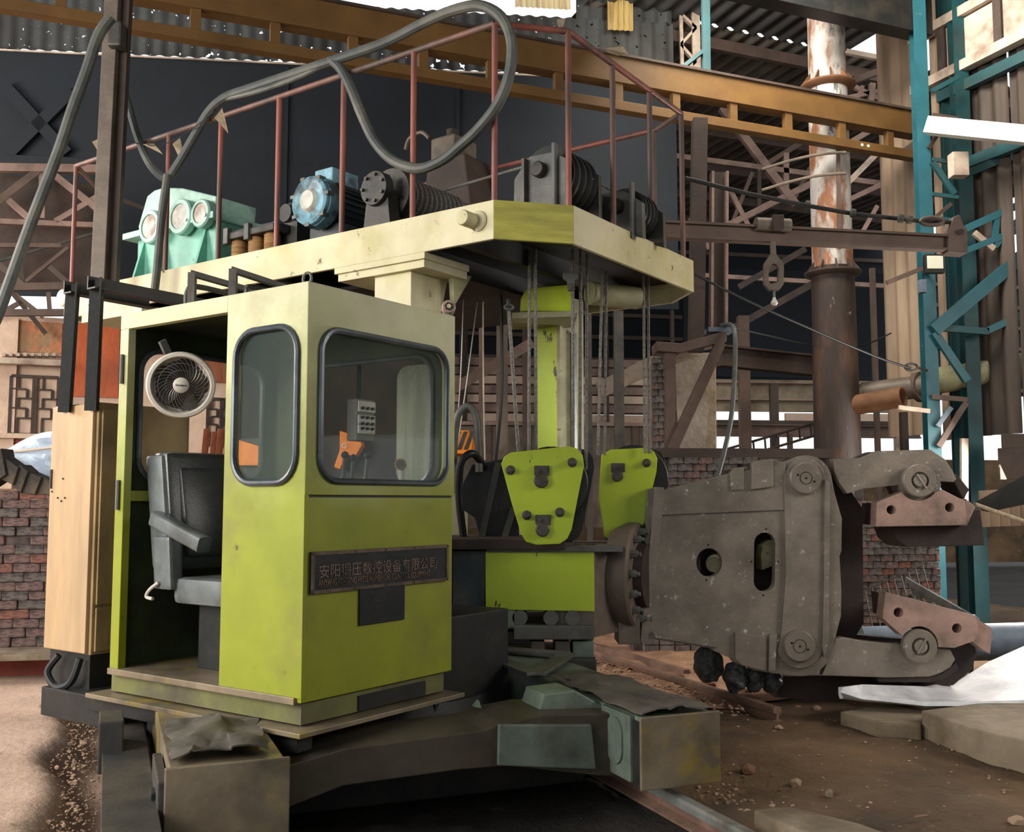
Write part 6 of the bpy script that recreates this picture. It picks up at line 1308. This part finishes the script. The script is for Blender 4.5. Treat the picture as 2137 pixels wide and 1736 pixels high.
for (x0, y0_, x1, y1_, w_) in ((1450, -20, 1454, 165, 17), (1420, 20, 1424, 165, 7), (1420, 30, 1452, 60, 6), (1452, 60, 1420, 95, 6), (1420, 95, 1452, 130, 6), (1452, 130, 1420, 160, 6)): part('mast_bar', MB().bar(D(x0, y0_, 14.5), D(x1, y1_, 14.5), w_ * 14.5 / 2087, .08, up=(0, 1, 0)), 'pale_steel', t)
t = thing('knee_brace', 'dark teal post with a knee brace above the ochre girder', 'post', D(1475, 165, 12.8))
part('post', MB().ibeam(D(1472, -30, 12.8), D(1474, 170, 12.8), .1, .1, .012), 'teal_dark', t); part('knee', MB().bar(D(1410, 152, 12.8), D(1470, 105, 12.8), .07, .05), 'teal_dark', t)

# striped excavator far behind the cab
XF_ = Frame((0, 11.9, 0), 0)
t = thing('excavator', 'orange excavator with black hazard stripes parked behind the cab', 'excavator', D(870, 1150, 12.6))
cw = part('counterweight', MB().prism(XF_, tr(XF_, [(938, 898), (978, 898), (986, 922), (984, 940), (975, 948), (938, 945)], y=0), 0, .8, 'y'), 'excavator_orange', t, bevel=.01)
for i in range(3): part('hazard_stripe', MB().prism(XF_, tr(XF_, [(940 + 14 * i, 938), (954 + 14 * i, 900), (962 + 14 * i, 900), (948 + 14 * i, 938)], y=-.01), -.012, .0, 'y'), 'excavator_black', cw)
part('body', MB().prism(XF_, tr(XF_, [(500, 915), (760, 905), (938, 900), (938, 1215), (500, 1215)], y=.3), .3, 1.0, 'y'), 'excavator_black', t, bevel=.02)
part('side_panel', MB().prism(XF_, tr(XF_, [(500, 918), (556, 935), (556, 972), (500, 972)], y=.28), .2, .32, 'y'), 'excavator_orange', t, bevel=.01)
bm_ = part('boom', MB().prism(XF_, tr(XF_, [(712, 900), (752, 912), (758, 930), (745, 952), (725, 950), (712, 980), (700, 975), (712, 940)], y=.1), .0, .25, 'y'), 'excavator_orange', t, bevel=.008)
letters('boom_lettering', 'G', .09, 'white_print', bm_, Matrix.Translation(XF_.w(XF_.px(713, 935, y=-.01).x, -.012, XF_.px(713, 935, y=-.01).z)) @ Matrix.Rotation(math.pi / 2, 4, 'X'))
part('track', MB().prism(XF_, tr(XF_, [(560, 1270), (590, 1215), (900, 1215), (930, 1270), (900, 1326), (590, 1326)], y=.0), .0, .5, 'y'), 'excavator_black', t, bevel=.02)

# lean-to and rope at the right edge
one('lean_to_sheet', MB().sheet([[D(2035, 1048, 9.2), D(2150, 985, 8.6)], [D(2045, 1062, 9.0), D(2160, 1018, 8.4)], [D(2060, 1068, 8.9), D(2170, 1040, 8.2)]], .03), 'black_steel', 'dark sagging roofing sheet at the right edge behind the jaws', 'sheet')
one('low_fence_sheet', MB().corr(D(2045, 1100, 9.7), D(2180, 1095, 9.3), (0, 0, .35), .09, .015, (0, 1, 0)), 'corr_tan', 'short corrugated sheet standing under the dark roofing sheet', 'sheet')
hose('tie_rope', [(2034, 1052), (2085, 1070), (2150, 1092)], .018, 'cloth_scrap', 'pale rope tied from the upper jaw to the right edge', d=[8.2, 8.3, 8.4], cat='rope')
one('door_jamb', MB().bar(D(2012, 915, 12.2), D(2012, 1050, 12.2), .08, .06, up=(0, 1, 0)), 'pale_steel', 'pale timber jamb beside the white opening at the right', 'jamb')
for (x0, y0_, x1, y1_, lab) in ((2092, 905, 2137, 935, 'grey corrugated patch above the white opening'), (2085, 935, 2150, 1000, 'brown board closing part of the white opening')):
    fr = Frame((0, 11.9, 0), 0); a, b = fr.px(x0, y0_, y=0), fr.px(x1 + 40, y1_, y=0); one('patch_board', MB().box(fr, a.x, b.x, 0, .04, b.z, a.z), 'corr_dark' if 'grey' in lab else 'dark_brown', lab, 'board', bevel=.004)
one('valve_box', MB().box(Frame(D(2000, 345, 12.1), 0), -.1, .1, -.08, .08, -.15, .15), 'pale_steel', 'small pale junction box on the lattice column', 'box', bevel=.01)
